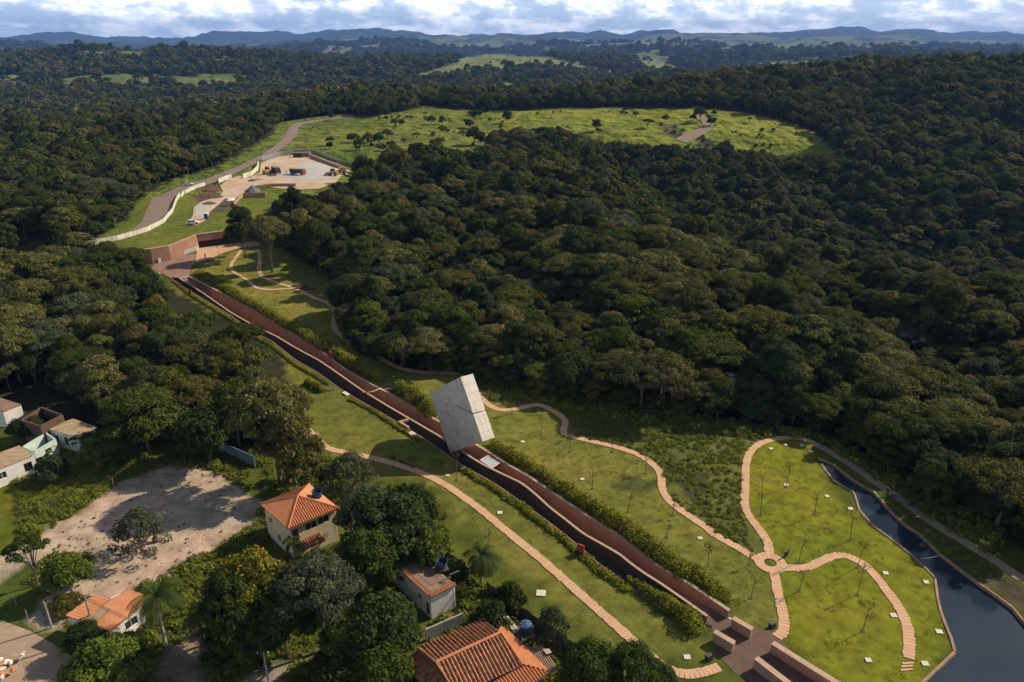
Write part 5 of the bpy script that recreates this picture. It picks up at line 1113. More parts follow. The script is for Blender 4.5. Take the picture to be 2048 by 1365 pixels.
mono([(167, 1241, 3.25), (205, 1213, 3.65), (221, 1218, 3.65), (188, 1246, 3.25)], 'moss_roof', 'flat_slab', .1)
w1, w2, w3, w4 = G(137, 1233, 2.9), G(218, 1258, 2.9), G(284, 1210, 2.9), G(170, 1245, 2.9)
Lw = (w3 - w2).xy.length; wall_quad(t, vz(w2, 0), vz(w3, 0), 0, 2.95, 'white_paint', [(Lw * .42, 1.6, 1.0, 1.15, 'win')]); wall_quad(t, vz(w1, 0), vz(w4, 0), 0, 2.85, 'white_paint'); wall_quad(t, vz(w4, 0), vz(w2, 0), 0, 2.85, 'white_paint')
w5 = G(250, 1180, 2.9); wall_quad(t, vz(w3, 0), vz(w5, 0), 0, 2.9, 'white_paint'); wall_quad(t, vz(w5, 0), vz(w1, 0), 0, 2.8, 'white_paint')
# abandoned row on the left: white house, roofless room, mint house, bare tower, far shed
def shell(name, label, cat, corners, h, mat, openings, top=None, topmat='moss_roof', thick=.22):
    P = [G(x, y, h) for x, y in corners]; t = empty(name, vz(sum(P, Vector()) / len(P), 0), label=label, cat=cat)
    for i in range(len(P)): wall_quad(t, vz(P[i], 0), vz(P[(i + 1) % len(P)], 0), 0, h, mat, openings.get(i, []), thick)
    if top: part(MB().prism([vz(p.lerp(sum(P, Vector()) / len(P), -.03), h + .003) for p in P], [vz(p.lerp(sum(P, Vector()) / len(P), -.03), h + .15) for p in P]), 'flat_roof', topmat, t)
    return t, P
shell('ruined_house', 'white ruined house with a mossy flat roof and empty windows at the left edge', 'house', [(-30, 950), (64, 912), (38, 893), (-50, 925)], 3.2, 'white_paint', {0: [(1.5, 1.2, 1.4, 1.1, 'win'), (5.2, 1.2, .9, 1.5, 'void'), (7.0, 1.0, .9, 1.5, 'void')]}, True)
shell('roofless_room', 'roofless white room with a bright inner wall between the ruins', 'ruin', [(68, 903), (112, 878), (92, 864), (44, 893)], 2.9, 'mint_paint', {0: [(1.8, 1.1, 1.0, 1.1, 'void')]})
shell('mint_house', 'mint ruined house with a stained flat roof and open doorways', 'house', [(94, 858), (157, 876), (193, 855), (146, 839)], 3.1, 'mint_paint', {0: [(1.5, .9, 1.0, 1.3, 'void'), (3.9, .8, .9, 1.6, 'void')]}, True)
shell('bare_tower', 'unfinished dark block tower with open top behind the mint ruin', 'ruin', [(40, 840), (80, 852), (126, 829), (82, 813)], 4.6, 'brick_dark', {})
shell('tree_shed', 'dark roofed shed half hidden in trees at the left edge', 'shed', [(-30, 822), (6, 824), (42, 810), (0, 797)], 3.2, 'white_paint', {}, True, 'roof_sheet')
mb = MB(); a, b = G(100, 890, 2), G(124, 897, 2.1); mb.tube([a, b], .06, 5); tag(mb.build('timber_beam', 'wood_dark'), 'broken timber beam sticking out in front of the mint ruin', 'beam')
# yard walls and fences
def panel_line(name, cat, label, pts, h, th, step, mat, group=None, base=0.0, jit=0.0, topmat=None):
    pts = resample(pts, step); t = empty(name, pts[0], label=label, cat=cat, group=group)
    for i, (p, q) in enumerate(zip(pts, pts[1:])):
        d = (q - p).normalized(); n = Vector((d.y, -d.x, 0)); z = H(p.x, p.y) + base; z2 = H(q.x, q.y) + base; hh = h + random.uniform(-jit, jit); g = .03
        c = [p + d * g, q - d * g, q - d * g - n * th, p + d * g - n * th]; off = n * random.uniform(-jit, jit) * .4
        mb = MB(); mb.prism([vz(c[0] + off, z - .2), vz(c[1] + off, z2 - .2), vz(c[2] + off, z2 - .2), vz(c[3] + off, z - .2)], [vz(c[0] + off, z + hh), vz(c[1] + off, z2 + hh), vz(c[2] + off, z2 + hh), vz(c[3] + off, z + hh)]); part(mb, 'panel', mat, t)
    if topmat:
        for i, p in enumerate(pts[::2]): part(MB().box((p.x, p.y + .0, H(p.x, p.y) + (h + base) / 2), (.14, .14, h + .15)), 'post', topmat, t)
    return t
panel_line('yard_wall', 'wall', 'long pale blue grey yard wall in the shade behind the dirt lot', PL([(383, 875), (440, 905), (520, 940)]), 2.2, .18, 2.5, 'teal_paint')
panel_line('yard_wall', 'wall', 'grey white yard wall left of the white flat roofed house', PL([(765, 1195), (800, 1240), (848, 1283)]), 1.8, .18, 2.5, 'grey_render')
panel_line('yard_wall', 'wall', 'white yard wall between the white house and the big tiled roof', PL([(852, 1284), (900, 1262), (962, 1235)]), 1.8, .18, 2.5, 'grey_render')
def corr_fence(label, pxs, h, step=1.1):
    pts = resample(PL(pxs), step); t = empty('sheet_fence', pts[0], label=label, cat='fence')
    for p, q in zip(pts, pts[1:]):
        d = (q - p).normalized(); n = Vector((d.y, -d.x, 0)); k = 11; mb = MB(); hh = h + random.uniform(-.08, .08); lean = n * random.uniform(-.06, .06)
        for i in range(k): o2 = n * (.04 * math.cos(math.pi * i)); r = p.lerp(q, i / (k - 1)) + o2; mb.vert(vz(r, -.1)); mb.vert(vz(r + lean, hh))
        for i in range(k - 1): mb.f.append((2 * i, 2 * i + 2, 2 * i + 3, 2 * i + 1)); mb.mi.append(0)
        part(mb, 'sheet', 'fence_grey', t)
    for p in pts[::3]: part(MB().box((p.x, p.y + .1, h / 2), (.09, .09, h + .1)), 'post', 'wood_dark', t)
corr_fence('weathered sheet fence behind the white flat roofed house', [(842, 1090), (880, 1115), (918, 1140), (945, 1165)], 1.7)
corr_fence('grey corrugated sheet fence along the lawn by the big tiled house', [(975, 1185), (1010, 1215), (1050, 1240), (1100, 1275), (1150, 1310), (1190, 1345)], 1.7)

# ------------------------------------------------------------------ poles, wires, posts
def util_pole(px, top_y, label, mat='pole', arm=True, r=.14, cat='utility pole', lean=0):
    c = GP(*px); s = zdepth(c) / F; el = math.atan2(CH - c.z, c.y); h = (px[1] - top_y) * s / math.cos(el)
    t = empty('utility_pole', c, label=label, cat=cat); t.location = c
    part(MB().tube([c, c + Vector((lean, 0, h))], [r, r * .65], 8), 'shaft', mat, t); top = c + Vector((lean, 0, h))
    if arm:
        part(MB().box(top - Vector((0, 0, .35)), (1.5, .1, .12), .6), 'crossarm', 'wood_dark', t)
        for k in (-.6, 0, .6): part(MB().cyl((top.x + k * math.cos(.6), top.y + k * math.sin(.6), top.z - .28), .05, .18, 6), 'insulator', 'stone_plate', t)
    return top
tp1 = util_pole((538, 1368), 1306, 'grey pole with wires beside the sandy footpath at the bottom')
tp2 = util_pole((192, 1272), 1200, 'leaning grey pole in front of the orange roofed house')
tp3 = util_pole((104, 1256), 1208, 'short pole at the corner of the dirt street left of the orange roofed house', arm=False)
util_pole((1319, 826), 745, 'tall bare timber pole standing in the rough grass at the wood edge', 'pole_green', False, .13, 'pole')
pA = util_pole((107, 492), 474, 'pale pole by the road at the far left', arm=True, r=.15)
pB = util_pole((237, 476), 437, 'pole leaning over the white barrier at the lower bend of the road', r=.12)
pC = util_pole((370, 388), 358, 'thin pole beside the road below the white car', r=.12)
pD = util_pole((514, 328), 303, 'thin pole beside the road at the building site fence', r=.12)
pE = util_pole((524, 292), 277, 'thin pole on the verge above the building site', r=.12); pF = util_pole((567, 246), 228, 'thin pole by the dark tree where the road bends away', r=.12)
for lab, x, y in (('thin fence post at the edge of the grass meadow above the dirt lot', 228, 975), ('thin fence post by the dark track at the bottom', 410, 1300), ('thin pale post on the dirt street corner', 57, 1242), ('thin pale post left of the short pole', 33, 1210)):
    p = GP(x, y); tag(MB().tube([p, p + Vector((.05, 0, 1.7))], .05, 5).build('fence_post', 'pole'), lab, 'post')
def wire(a, b, sag, label, r=.018, group='overhead wires'):
    tag(MB().tube([a.lerp(b, i / 14) - Vector((0, 0, sag * 4 * (i / 14) * (1 - i / 14))) for i in range(15)], r, 4).build('wire', 'wire'), label, 'wire', group)
for k, dz, hl in ((0, 0, 'topmost'), (1, -.25, 'middle'), (2, -.5, 'lowest')):
    wire(tp1 + Vector((0, 0, dz)), G(330, 1262, 7) + Vector((0, 0, dz)), .5, hl + ' thin black wire from the grey pole over the dark track', group='wires over the dark track')
    wire(tp2 + Vector((0, 0, dz)), G(20, 1150, 7) + Vector((0, 0, dz)), .5, hl + ' thin black wire over the dirt lot corner to the leaning pole', group='wires over the dirt lot corner')
    wire(tp2 + Vector((0, 0, dz)), G(330, 1262, 7) + Vector((0, 0, dz)), .4, hl + ' thin black wire over the orange roofed house', group='wires over the orange roof')
for a, b, l in ((pB, pC, 'wire along the road from the barrier bend to the white car'), (pC, pD, 'wire along the road below the building site'), (pD, pE, 'wire over the road at the building site fence'), (pE, pF, 'wire along the road to the dark tree'), (pA, pB, 'wire above the left wood beside the road')): wire(a, b, .6, l, .03)

# ------------------------------------------------------------------ road barrier and building site
barr = [GP(x, y) for x, y in [(184, 491), (237, 480), (297, 462), (328.5, 445), (346, 424), (353, 404), (367, 389), (392, 377), (414, 370)]]
for p in barr: p.z = 0
panel_line('road_barrier', 'barrier', 'long pale barrier of upright boards along the bend of the road', barr, 1.5, .12, 1.6, 'fence_white', jit=.07)
def pline(pxs): 
    q = [GP(x, y) for x, y in pxs]
    for p in q: p.z = 0
    return q
panel_line('site_fence', 'fence', 'bright white hoarding at the building site entrance beside the road', pline([(487, 357), (505, 351), (516, 340), (518, 329)]), 2.2, .1, 2.4, 'fence_white')
panel_line('site_fence', 'fence', 'short pale hoarding boards above the end of the road barrier', pline([(438, 366), (452, 360), (466, 356)]), 1.9, .1, 2.2, 'fence_white')
panel_line('site_fence', 'fence', 'grey sheet fence along the back of the building site', pline([(524, 322), (540, 317), (560, 311), (590, 308), (620, 307)]), 2.2, .08, 2.2, 'sheet_grey', jit=.05)
panel_line('site_fence', 'fence', 'grey sheet fence on the right bank of the building site', pline([(622, 307), (645, 315), (665, 324), (692, 331), (722, 336)]), 2.2, .08, 2.2, 'sheet_grey', jit=.05)
panel_line('earth_bank', 'bank', 'dark red cut bank below the fence on the right of the building site', pline([(620, 316), (650, 328), (675, 338), (700, 345)]), 2.0, 1.2, 4, 'wall_red', jit=.15)
panel_line('site_wall', 'wall', 'low tan retaining wall in front of the gravel heap', pline([(486, 396), (515, 395), (543, 394)]), 1.9, .3, 3, 'wall_tan')
panel_line('site_wall', 'wall', 'tan wall turning down to the white tarpaulin', pline([(486, 392), (474, 404), (466, 412), (484, 420)]), 1.2, .3, 3, 'wall_tan')
panel_line('site_wall', 'wall', 'dark curved retaining wall behind the gravel heap', pline([(510, 378), (540, 374), (575, 373), (600, 374)]), 1.4, .3, 3, 'wall_red')
def cabin(px, w, d, h, rz, mat, label, rust=False):
    c = GP(*px); t = empty('site_cabin', c, rz, label=label, cat='cabin'); 
    def pp(mb, nm, m): o = mb.build(nm, m, t); return o
    pp(MB().box((0, 0, h / 2), (w, d, h)), 'body', mat)
    for i in range(int(w / .6)): pp(MB().box((-w / 2 + .3 + i * .6, -d / 2 - .03, h / 2), (.12, .05, h * .94)), 'rib', mat)
    pp(MB().box((0, 0, h + .04), (w + .2, d + .2, .08)), 'roof', 'rust'); pp(MB().box((w * .2, -d / 2 - .06, 1.0), (.9, .04, 2.0)), 'door', 'dark')
cabin((597, 315), 5, 2.6, 2.6, .05, 'truck_dark', 'dark site cabin with rusty roof left of the grey one'); cabin((611, 314), 5.5, 2.6, 2.6, .05, 'sheet_grey', 'grey site cabin at the back of the building site')
def heap(px, r, h, mat, label, name='gravel_heap', cat='heap'):
    c = GP(*px); mb = MB(); n = 18; rg = random.Random(px[0]); top = mb.vert((0, 0, h)); prev = None; rings = []
    for j in range(1, 6):
        f = j / 5; rings.append([mb.vert((math.cos(2 * math.pi * k / n) * r * f * rg.uniform(.93, 1.07), math.sin(2 * math.pi * k / n) * r * f * rg.uniform(.93, 1.07), h * (1 - f) * rg.uniform(.92, 1.08) - (.1 if j == 5 else 0))) for k in range(n)])
    for k in range(n):
        mb.f.append((top, rings[0][k], rings[0][(k + 1) % n])); mb.mi.append(0)
        for A, B in zip(rings, rings[1:]): mb.f.append((A[k], B[k], B[(k + 1) % n], A[(k + 1) % n])); mb.mi.append(0)
    o = mb.build(name, mat); o.location = c + Vector((0, 0, .15)); tag(o, label, cat)
heap((506, 383), 3.6, 2.6, 'gravel_pile', 'dark conical heap of gravel in the lower building site'); heap((519, 360), 3, .9, 'dirt', 'low earth heap by the site entrance', 'earth_heap'); heap((505, 362), 2.5, .8, 'stone_dark', 'dark soil heap behind the white hoarding', 'earth_heap')
heap((432, 395), 3.6, 1.0, 'stone_dark', 'long brown spoil heap on the slope above the track', 'earth_heap'); heap((418, 408), 3.2, .9, 'stone_dark', 'lower brown spoil heap beside the track', 'earth_heap'); heap((545, 352), 2.4, .8, 'stone_dark', 'brown soil heap at the foot of the loader', 'earth_heap')
def wheel(t, x, y, r=.33, w=.22, rim='sheet_grey'):
    wh = MB().tube([(x, y - w / 2, r), (x, y + w / 2, r)], r, 12).build('wheel', 'tyre', t); MB().tube([(x, y - w / 2 - .01, r), (x, y + w / 2 + .01, r)], r * .55, 8).build('rim', rim, wh)
def loft(secs, mat, name, t, smooth=True):  # secs: x, half width, z0, z1, top half width
    mb = MB(); rings = []
    for x, w, z0, z1, tw in secs: rings.append([mb.vert(p) for p in ((x, -w, z0), (x, -w, z0 + (z1 - z0) * .55), (x, -tw, z1), (x, tw, z1), (x, w, z0 + (z1 - z0) * .55), (x, w, z0))])
    for A, B in zip(rings, rings[1:]):
        for k in range(6): mb.f.append((A[k], A[(k + 1) % 6], B[(k + 1) % 6], B[k])); mb.mi.append(0)
    mb.f += [tuple(rings[0][::-1]), tuple(rings[-1])]; mb.mi += [0, 0]; return mb.build(name, mat, t)
def car(px, rz, label):
    c = GP(*px) + Vector((0, 0, .2)); t = empty('parked_car', c, rz, label=label, cat='car')
    loft([(-2.1, .7, .35, .75, .65), (-1.95, .84, .25, .9, .78), (-.9, .87, .22, .95, .82), (1.0, .87, .22, .95, .82), (1.8, .84, .25, .82, .76), (2.15, .68, .32, .66, .6)], 'car_white', 'body', t)
    loft([(-1.75, .78, .92, 1.0, .7), (-1.2, .76, .93, 1.42, .58), (.2, .76, .93, 1.45, .58), (.95, .78, .92, 1.0, .72)], 'glass', 'window_band', t); loft([(-1.25, .6, 1.38, 1.46, .55), (.2, .6, 1.40, 1.49, .55)], 'car_white', 'roof', t)
    for sx in (-1.3, 1.35):
        for sy in (-.8, .8): wheel(t, sx, sy)
    for sy in (-.55, .55): MB().box((2.12, sy, .62), (.08, .28, .14)).build('headlight', 'stone_plate', t); MB().box((-2.08, sy, .7), (.06, .26, .14)).build('tail_light', 'red', t)
car((386, 449), .35, 'white car parked on the concrete track beside the blue toilet'); car((377, 371), .45, 'white car driving on the gravel road bend'); car((36, 513), .1, 'pale car on the road at the far left edge')
def truck(px, rz, cab, label):
    c = GP(*px) + Vector((0, 0, .25)); t = empty('dump_truck', c, rz, label=label, cat='truck')
    MB().box((-.4, 0, .85), (7.2, .9, .3)).build('chassis', 'truck_dark', t); loft([(2.0, 1.15, .7, 2.5, 1.05), (2.2, 1.2, .6, 2.9, 1.1), (3.5, 1.2, .6, 2.8, 1.1), (4.0, 1.15, .6, 1.7, 1.1)], cab, 'cab', t)
    MB().box((3.78, 0, 2.15), (.12, 2.0, .7)).build('windscreen', 'glass', t); MB().box((2.9, -1.17, 2.2), (.8, .05, .6)).build('side_window', 'glass', t)
    b = MB().prism([(-3.6, -1.15, 1.1), (1.7, -1.15, 1.1), (1.7, 1.15, 1.1), (-3.6, 1.15, 1.1)], [(-3.9, -1.3, 2.6), (1.8, -1.3, 2.7), (1.8, 1.3, 2.7), (-3.9, 1.3, 2.6)]).build('tipper_body', 'truck_dark', t)
    MB().box((-1.0, 0, 2.68), (4.9, 2.2, .12)).build('load', 'dirt' if cab == 'truck_red' else 'gravel_pile', b)
    for i in range(6): MB().box((-3.3 + i * .95, -1.30, 1.9), (.1, .08, 1.4)).build('side_rib', 'truck_dark', b)
    for sx in (-2.9, -1.7, 2.8):
        for sy in (-1.0, 1.0): wheel(t, sx, sy, .52, .35)
truck((596, 350), -.35, 'truck_red', 'red cabbed dump truck on the pale gravel pad'); truck((553, 347), -1.0, 'truck_dark', 'black dump truck beside the loader on the building site')
def loader(px, rz, label, arm=True, name='wheel_loader', cat='loader'):
    c = GP(*px) + Vector((0, 0, .25)); t = empty(name, c, rz, label=label, cat=cat)
    loft([(-3.0, .9, .8, 1.9, .8), (-2.6, 1.0, .7, 2.1, .9), (-.6, 1.0, .7, 2.0, .9), (.8, .7, .7, 1.5, .6)], 'yellow', 'body', t); MB().prism([(-1.3, -.75, 2.0), (.3, -.75, 1.9), (.3, .75, 1.9), (-1.3, .75, 2.0)], [(-1.2, -.7, 3.2), (.1, -.7, 3.2), (.1, .7, 3.2), (-1.2, .7, 3.2)]).build('cab', 'glass', t)
    MB().box((-.55, 0, 3.26), (1.6, 1.6, .1)).build('cab_roof', 'yellow', t)
    for sx in (-2.1, .9):
        for sy in (-1.0, 1.0): wheel(t, sx, sy, .7, .45, 'yellow')
    for sy in (-.6, .6): MB().tube([(.2, sy, 1.9), (1.8, sy, 1.6), (2.9, sy, .8)], .14, 5).build('lift_arm', 'yellow', t)
    MB().prism([(2.7, -1.3, .1), (3.9, -1.3, .05), (3.9, 1.3, .05), (2.7, 1.3, .1)], [(2.6, -1.3, 1.2), (3.2, -1.3, .5), (3.2, 1.3, .5), (2.6, 1.3, 1.2)]).build('bucket', 'truck_dark', t)
    if arm:
        MB().tube([(-2.9, 0, 1.6), (-4.2, 0, 4.0), (-5.6, 0, 2.4), (-5.4, 0, .9)], [.2, .18, .15, .12], 5).build('digger_arm', 'yellow', t); MB().box((-5.3, 0, .7), (.6, .8, .6)).build('digging_bucket', 'truck_dark', t)
loader((537, 348), 1.2, 'yellow wheel loader left of the black dump truck', False); loader((664, 352), 2.9, 'yellow backhoe loader on the right of the gravel pad'); loader((685, 350), .3, 'yellow backhoe loader half behind trees at the right end of the site')
c = GP(413, 439); t = empty('portable_toilet', c, .2, label='bright blue portable toilet beside the concrete track', cat='toilet')
M['plastic_blue'] = mk('blue plastic', (.012, .075, .20), .55); MB().box((0, 0, 1.1), (1.15, 1.15, 2.2)).build('body', 'plastic_blue', t); MB().box((0, -.6, 1.05), (.8, .05, 1.9)).build('door', 'tank', t); MB().prism([(-.65, -.65, 2.2), (.65, -.65, 2.2), (.65, .65, 2.2), (-.65, .65, 2.2)], [(-.5, -.5, 2.42), (.5, -.5, 2.42), (.5, .5, 2.42), (-.5, .5, 2.42)]).build('roof', 'car_white', t)
c = GP(463, 411); t = empty('tarpaulin_shelter', c, .3, label='small white tarpaulin shelter at the tan site wall', cat='shelter')
for sx in (-1.1, 1.1):
    for sy in (-1, 1): MB().tube([(sx, sy, 0), (sx, sy, 2.2)], .05, 5).build('post', 'truck_dark', t)
MB().prism([(-1.4, -1.3, 2.15), (1.4, -1.3, 2.15), (1.4, 1.3, 2.15), (-1.4, 1.3, 2.15)], [(-.1, -.1, 2.9), (.1, -.1, 2.9), (.1, .1, 2.9), (-.1, .1, 2.9)]).build('canvas', 'car_white', t)
c = GP(965, 283); t = empty('brick_hut', c, .2, label='tiny brick red hut alone in the green pasture', cat='hut'); MB().box((0, 0, 1.4), (4, 3, 2.8)).build('wall', 'rust', t); MB().prism([(-2.3, -1.8, 2.8), (2.3, -1.8, 2.8), (2.3, 1.8, 2.8), (-2.3, 1.8, 2.8)], [(-2.3, -1.8, 2.9), (2.3, -1.8, 2.9), (2.3, 1.8, 3.5), (-2.3, 1.8, 3.5)]).build('roof', 'roof_sheet', t)
for lab, x, y, w, hh, mt in (('long orange roofed shed far beyond the pasture road', 1337, 179, 26, 3.5, 'tile_flat'), ('white far farmhouse in the woods on the right ridge', 1721, 160, 8, 3.5, 'white_paint'), ('pale far farmhouse among trees below the horizon', 1722, 138, 8, 3.5, 'white_paint'), ('dark figure of a far cottage on the right ridge', 1700, 148, 6, 3, 'cream_paint')):
    c = GP(x, y); t = empty('far_building', c, .1, label=lab, cat='building'); MB().box((0, 0, 1.5 + hh / 2), (w, 7, hh + 3)).build('wall', 'cream_paint' if mt == 'tile_flat' else mt, t); MB().prism([(-w / 2 - .5, -4, 3 + hh), (w / 2 + .5, -4, 3 + hh), (w / 2 + .5, 4, 3 + hh), (-w / 2 - .5, 4, 3 + hh)], [(-w / 2 - .5, -.2, 5 + hh), (w / 2 + .5, -.2, 5 + hh), (w / 2 + .5, .2, 5 + hh), (-w / 2 - .5, .2, 5 + hh)]).build('roof', mt if mt == 'tile_flat' else 'tile_flat', t)
rr = random.Random(5)
for i in range(34):
    x, y = (rr.uniform(420, 470), rr.uniform(97, 103)) if i < 14 else ((rr.uniform(735, 800), rr.uniform(106, 113)) if i < 26 else (rr.uniform(1395, 1460), rr.uniform(104, 108)))
    c = GP(x, y); w = rr.uniform(9, 18); mb = MB(); mb.box((0, 0, 3), (w, 10, 7)); mb.m = 1; mb.prism([(-w / 2 - .5, -6, 6.5), (w / 2 + .5, -6, 6.5), (w / 2 + .5, 6, 6.5), (-w / 2 - .5, 6, 6.5)], [(-w / 2, -.3, 9), (w / 2, -.3, 9), (w / 2, .3, 9), (-w / 2, .3, 9)])
    town = ['left', 'middle', 'right'][0 if i < 14 else (1 if i < 26 else 2)]; lk = 'long' if w > 15 else ('small' if w < 11.5 else 'middle sized')
    rm = rr.choice(['tile_flat', 'roof_beige']); o = mb.build('town_house', ['white_paint', rm]); o.location = c; tag(o, '%s %s roofed house of the far %s town below the hills' % (lk, 'orange' if rm == 'tile_flat' else 'beige', town), 'house', 'houses of the far %s town' % town)

# ------------------------------------------------------------------ hedges and planting along the walk
def hedge(label, pxs, r, h, name='hedge', n_per=70, leaf=.26, mat='leaf_hedge', seed=0, kind=None, growth=None):
    pts = resample([GP(x, y) for x, y in pxs], r * .75); rg = np.random.default_rng(seed); lobes = []
    for i, p in enumerate(pts):
        k = 1 if growth is None else growth[0] + (growth[1] - growth[0]) * i / len(pts); rr_ = r * rg.uniform(.75, 1.2) * k
        lobes.append(((p.x + rg.uniform(-.3, .3) * r, p.y + rg.uniform(-.3, .3) * r, p.z + h * .35), rr_))
        lobes.append(((p.x + rg.uniform(-.7, .7) * r, p.y + rg.uniform(-.7, .7) * r, p.z + h * .3), rr_ * .7))
    L = crown_leaves(rg, lobes, int(len(lobes) * n_per), leaf, h / (r * 1.1)); L = np.concatenate([lobe_cores(rg, lobes, .7, h / (r * 1.1)), L])
    o = bpy.data.objects.new(name, fast_mesh(name, L, 4, [mat])); link(o); tag(o, label, 'hedge' if not kind else None, kind=kind); return o
hedge('long yellow green hedge along the red wall from the tilted block to the round court', [(984, 890), (1026, 916), (1057, 934), (1100, 962), (1144, 991), (1185, 1018), (1247, 1056), (1277, 1080), (1321, 1115), (1373, 1149), (1420, 1178), (1452, 1203)], 1.25, 1.3, seed=1, n_per=210, growth=(.8, 1.35))
hedge('bushy hedge clump between the tilted block and the dark shaft', [(800, 780), (822, 795), (845, 812), (862, 830)], 1.5, 2.0, seed=2, n_per=220)
hedge('dark hedge row above the dark shaft beside the red wall', [(668, 707), (690, 722), (715, 738), (745, 752), (760, 760)], 1.4, 1.7, seed=3, n_per=190)
hedge('yellowish hedge row beside the upper red wall', [(455, 582), (485, 602), (520, 618), (550, 640), (590, 662), (625, 682), (655, 702)], 1.35, 1.5, seed=4, n_per=170)
hedge('low planting at the upper end of the red wall', [(398, 548), (425, 562), (450, 578)], 1.6, 1.0, seed=5, n_per=150)
hedge('yellow green hedge on the channel side widening to the round court', [(1262, 1165), (1290, 1183), (1320, 1203), (1345, 1218), (1370, 1240), (1392, 1262)], .9, 1.1, seed=6, n_per=170, growth=(.5, 1.7))
hedge('short yellow hedge on the lawn beside the small shaft cover', [(617, 768), (630, 775), (645, 783)], .9, 1.0, seed=7, n_per=170)
hedge(None, [(345, 562), (377, 588), (462, 640), (502, 670), (543, 692), (590, 730), (634, 755), (660, 772)], .45, .35, 'bank_planting', 26, .2, 'leaf_hedge', 8, 'stuff')
hedge(None, [(700, 800), (745, 822), (800, 858), (845, 885)], .5, .4, 'bank_planting', 26, .2, 'leaf_hedge', 9, 'stuff')
hedge(None, [(925, 940), (949, 955), (979, 971), (1005, 988), (1050, 1020), (1100, 1058), (1151, 1099), (1202, 1144), (1255, 1180)], .75, .5, 'bank_planting', 40, .22, 'leaf_hedge', 10, 'stuff')

# ------------------------------------------------------------------ palms, banana, saplings
def palm(px, top_y, spread, label, drop=.9, nf=20, r=.18):
    c = GP(*px); s = zdepth(c) / F; el = math.atan2(CH - c.z, c.y); h = (px[1] - top_y) * s / math.cos(el); t = empty('palm_tree', c, label=label, cat='palm')
    MB().tube([(0, 0, -.2), (.05, 0, h * .5), (.1, .05, h)], [r * 1.3, r, r * .7], 8).build('trunk', 'pole', t); rg = random.Random(int(px[0]))
    for i in range(nf):
        a = i * 2.4 + rg.uniform(-.2, .2); e0 = rg.uniform(-.2, 1.2); Ln = spread * rg.uniform(.85, 1.1); pts = []; x = z = 0.0; e = e0
        for k in range(8): pts.append(Vector((.1 + math.cos(a) * x, .05 + math.sin(a) * x, h + z))); x += math.cos(e) * Ln / 7; z += math.sin(e) * Ln / 7; e -= drop * .33
        mb = MB()
        for k in range(7):
            p, q = pts[k], pts[k + 1]; d = (q - p).normalized(); sd = d.cross(Vector((0, 0, 1))).normalized() if abs(d.z) < .98 else Vector((-math.sin(a), math.cos(a), 0))
            for g_ in range(3):
                b = p.lerp(q, g_ / 3); l = Ln * .30 * math.sin(math.pi * (k + g_ / 3 + .6) / 8.2)
                for sg in (-1, 1): mb.face([b, b + d * .12, b + sd * sg * l + d * l * .5 - Vector((0, 0, l * .35))])
        mb.tube(pts, .025, 3, False); mb.build('frond', 'leaf_palm', t)
palm((332, 1292), 1205, 3.9, 'tall palm with a pale trunk right of the orange roofed house', .8, 22); palm((962, 1170), 1118, 3.3, 'palm with drooping fronds right of the white flat roofed house', 1.0, 24)
palm((432, 820), 757, 3.6, 'grey green palm standing in the left wood', .9, 20); palm((590, 1125), 1085, 1.8, 'small palm against the lower wall of the cream house', .9, 14, .1)
palm((408, 1290), 1235, 3.0, 'dark palm in the shade right of the pale trunked palm', 1.0, 18); palm((2010, 830), 800, 3.2, 'palm rising from the wood at the right edge', .9, 18)
def banana(px, label):
    c = GP(*px); t = empty('banana_plant', c, label=label, cat='plant'); rg = random.Random(3)
    for i in range(12):
        a = i * 2.4; mb = MB(); L0 = rg.uniform(1.8, 2.6); e = rg.uniform(.5, 1.3); x, z = .1, .8; pr = None
        for k in range(6):
            w = .32 * math.sin(math.pi * (k + .5) / 6.2); p = Vector((math.cos(a) * x, math.sin(a) * x, z)); s = Vector((-math.sin(a), math.cos(a), 0)) * w; cu = (p - s, p + s)
            if pr: mb.face([pr[0], pr[1], cu[1], cu[0]])
            pr = cu; x += math.cos(e) * L0 / 5; z += math.sin(e) * L0 / 5; e -= .38
        mb.build('leaf', 'leaf_bright', t)
    MB().tube([(0, 0, -.1), (0, 0, 1.2)], [.22, .14], 7).build('stem', 'leaf_bright', t)
banana((88, 925), 'banana plants with long leaves in front of the roofless room')
def sapling(px, hpx, label, seed, bushy=0.35):
    c = GP(*px); s = zdepth(c) / F; el = math.atan2(CH - c.z, c.y); h = hpx * s / math.cos(el); rg = np.random.default_rng(seed); lean = rg.uniform(-.35, .35, 2) * h * .25
    t = empty('sapling', c, label=label, cat='sapling', group='young trees planted on the memorial lawns'); top = Vector((lean[0], lean[1], h)); pts = [Vector((0, 0, -.1)), Vector((lean[0] * .3, lean[1] * .3, h * .45)), top]
    mb = MB(); mb.tube(pts, [.055, .042, .015], 5)
    tips = [top]
    for i in range(6): 
        b = pts[1].lerp(top, rg.uniform(0, .8)); a = rg.uniform(0, 6.28); q = b + Vector((math.cos(a), math.sin(a), rg.uniform(.5, 1.3))) * h * rg.uniform(.08, .17); mb.tube([b, q], [.022, .01], 4); tips.append(q)
    mb.build('stem', 'bark', t); lob = [((p.x, p.y, p.z), h * .07 * (1 + bushy)) for p in tips]; L = crown_leaves(rg, lob, int(26 + 180 * bushy), .15, 1.0); o = bpy.data.objects.new('foliage', fast_mesh('foliage', L, 4, ['leaf_forest'])); link(o, t)
    m = MB(); m.cyl((0, 0, -.06 + .0), .42, .10, 10, .3); m.build('soil_mound', 'stone_dark', t)
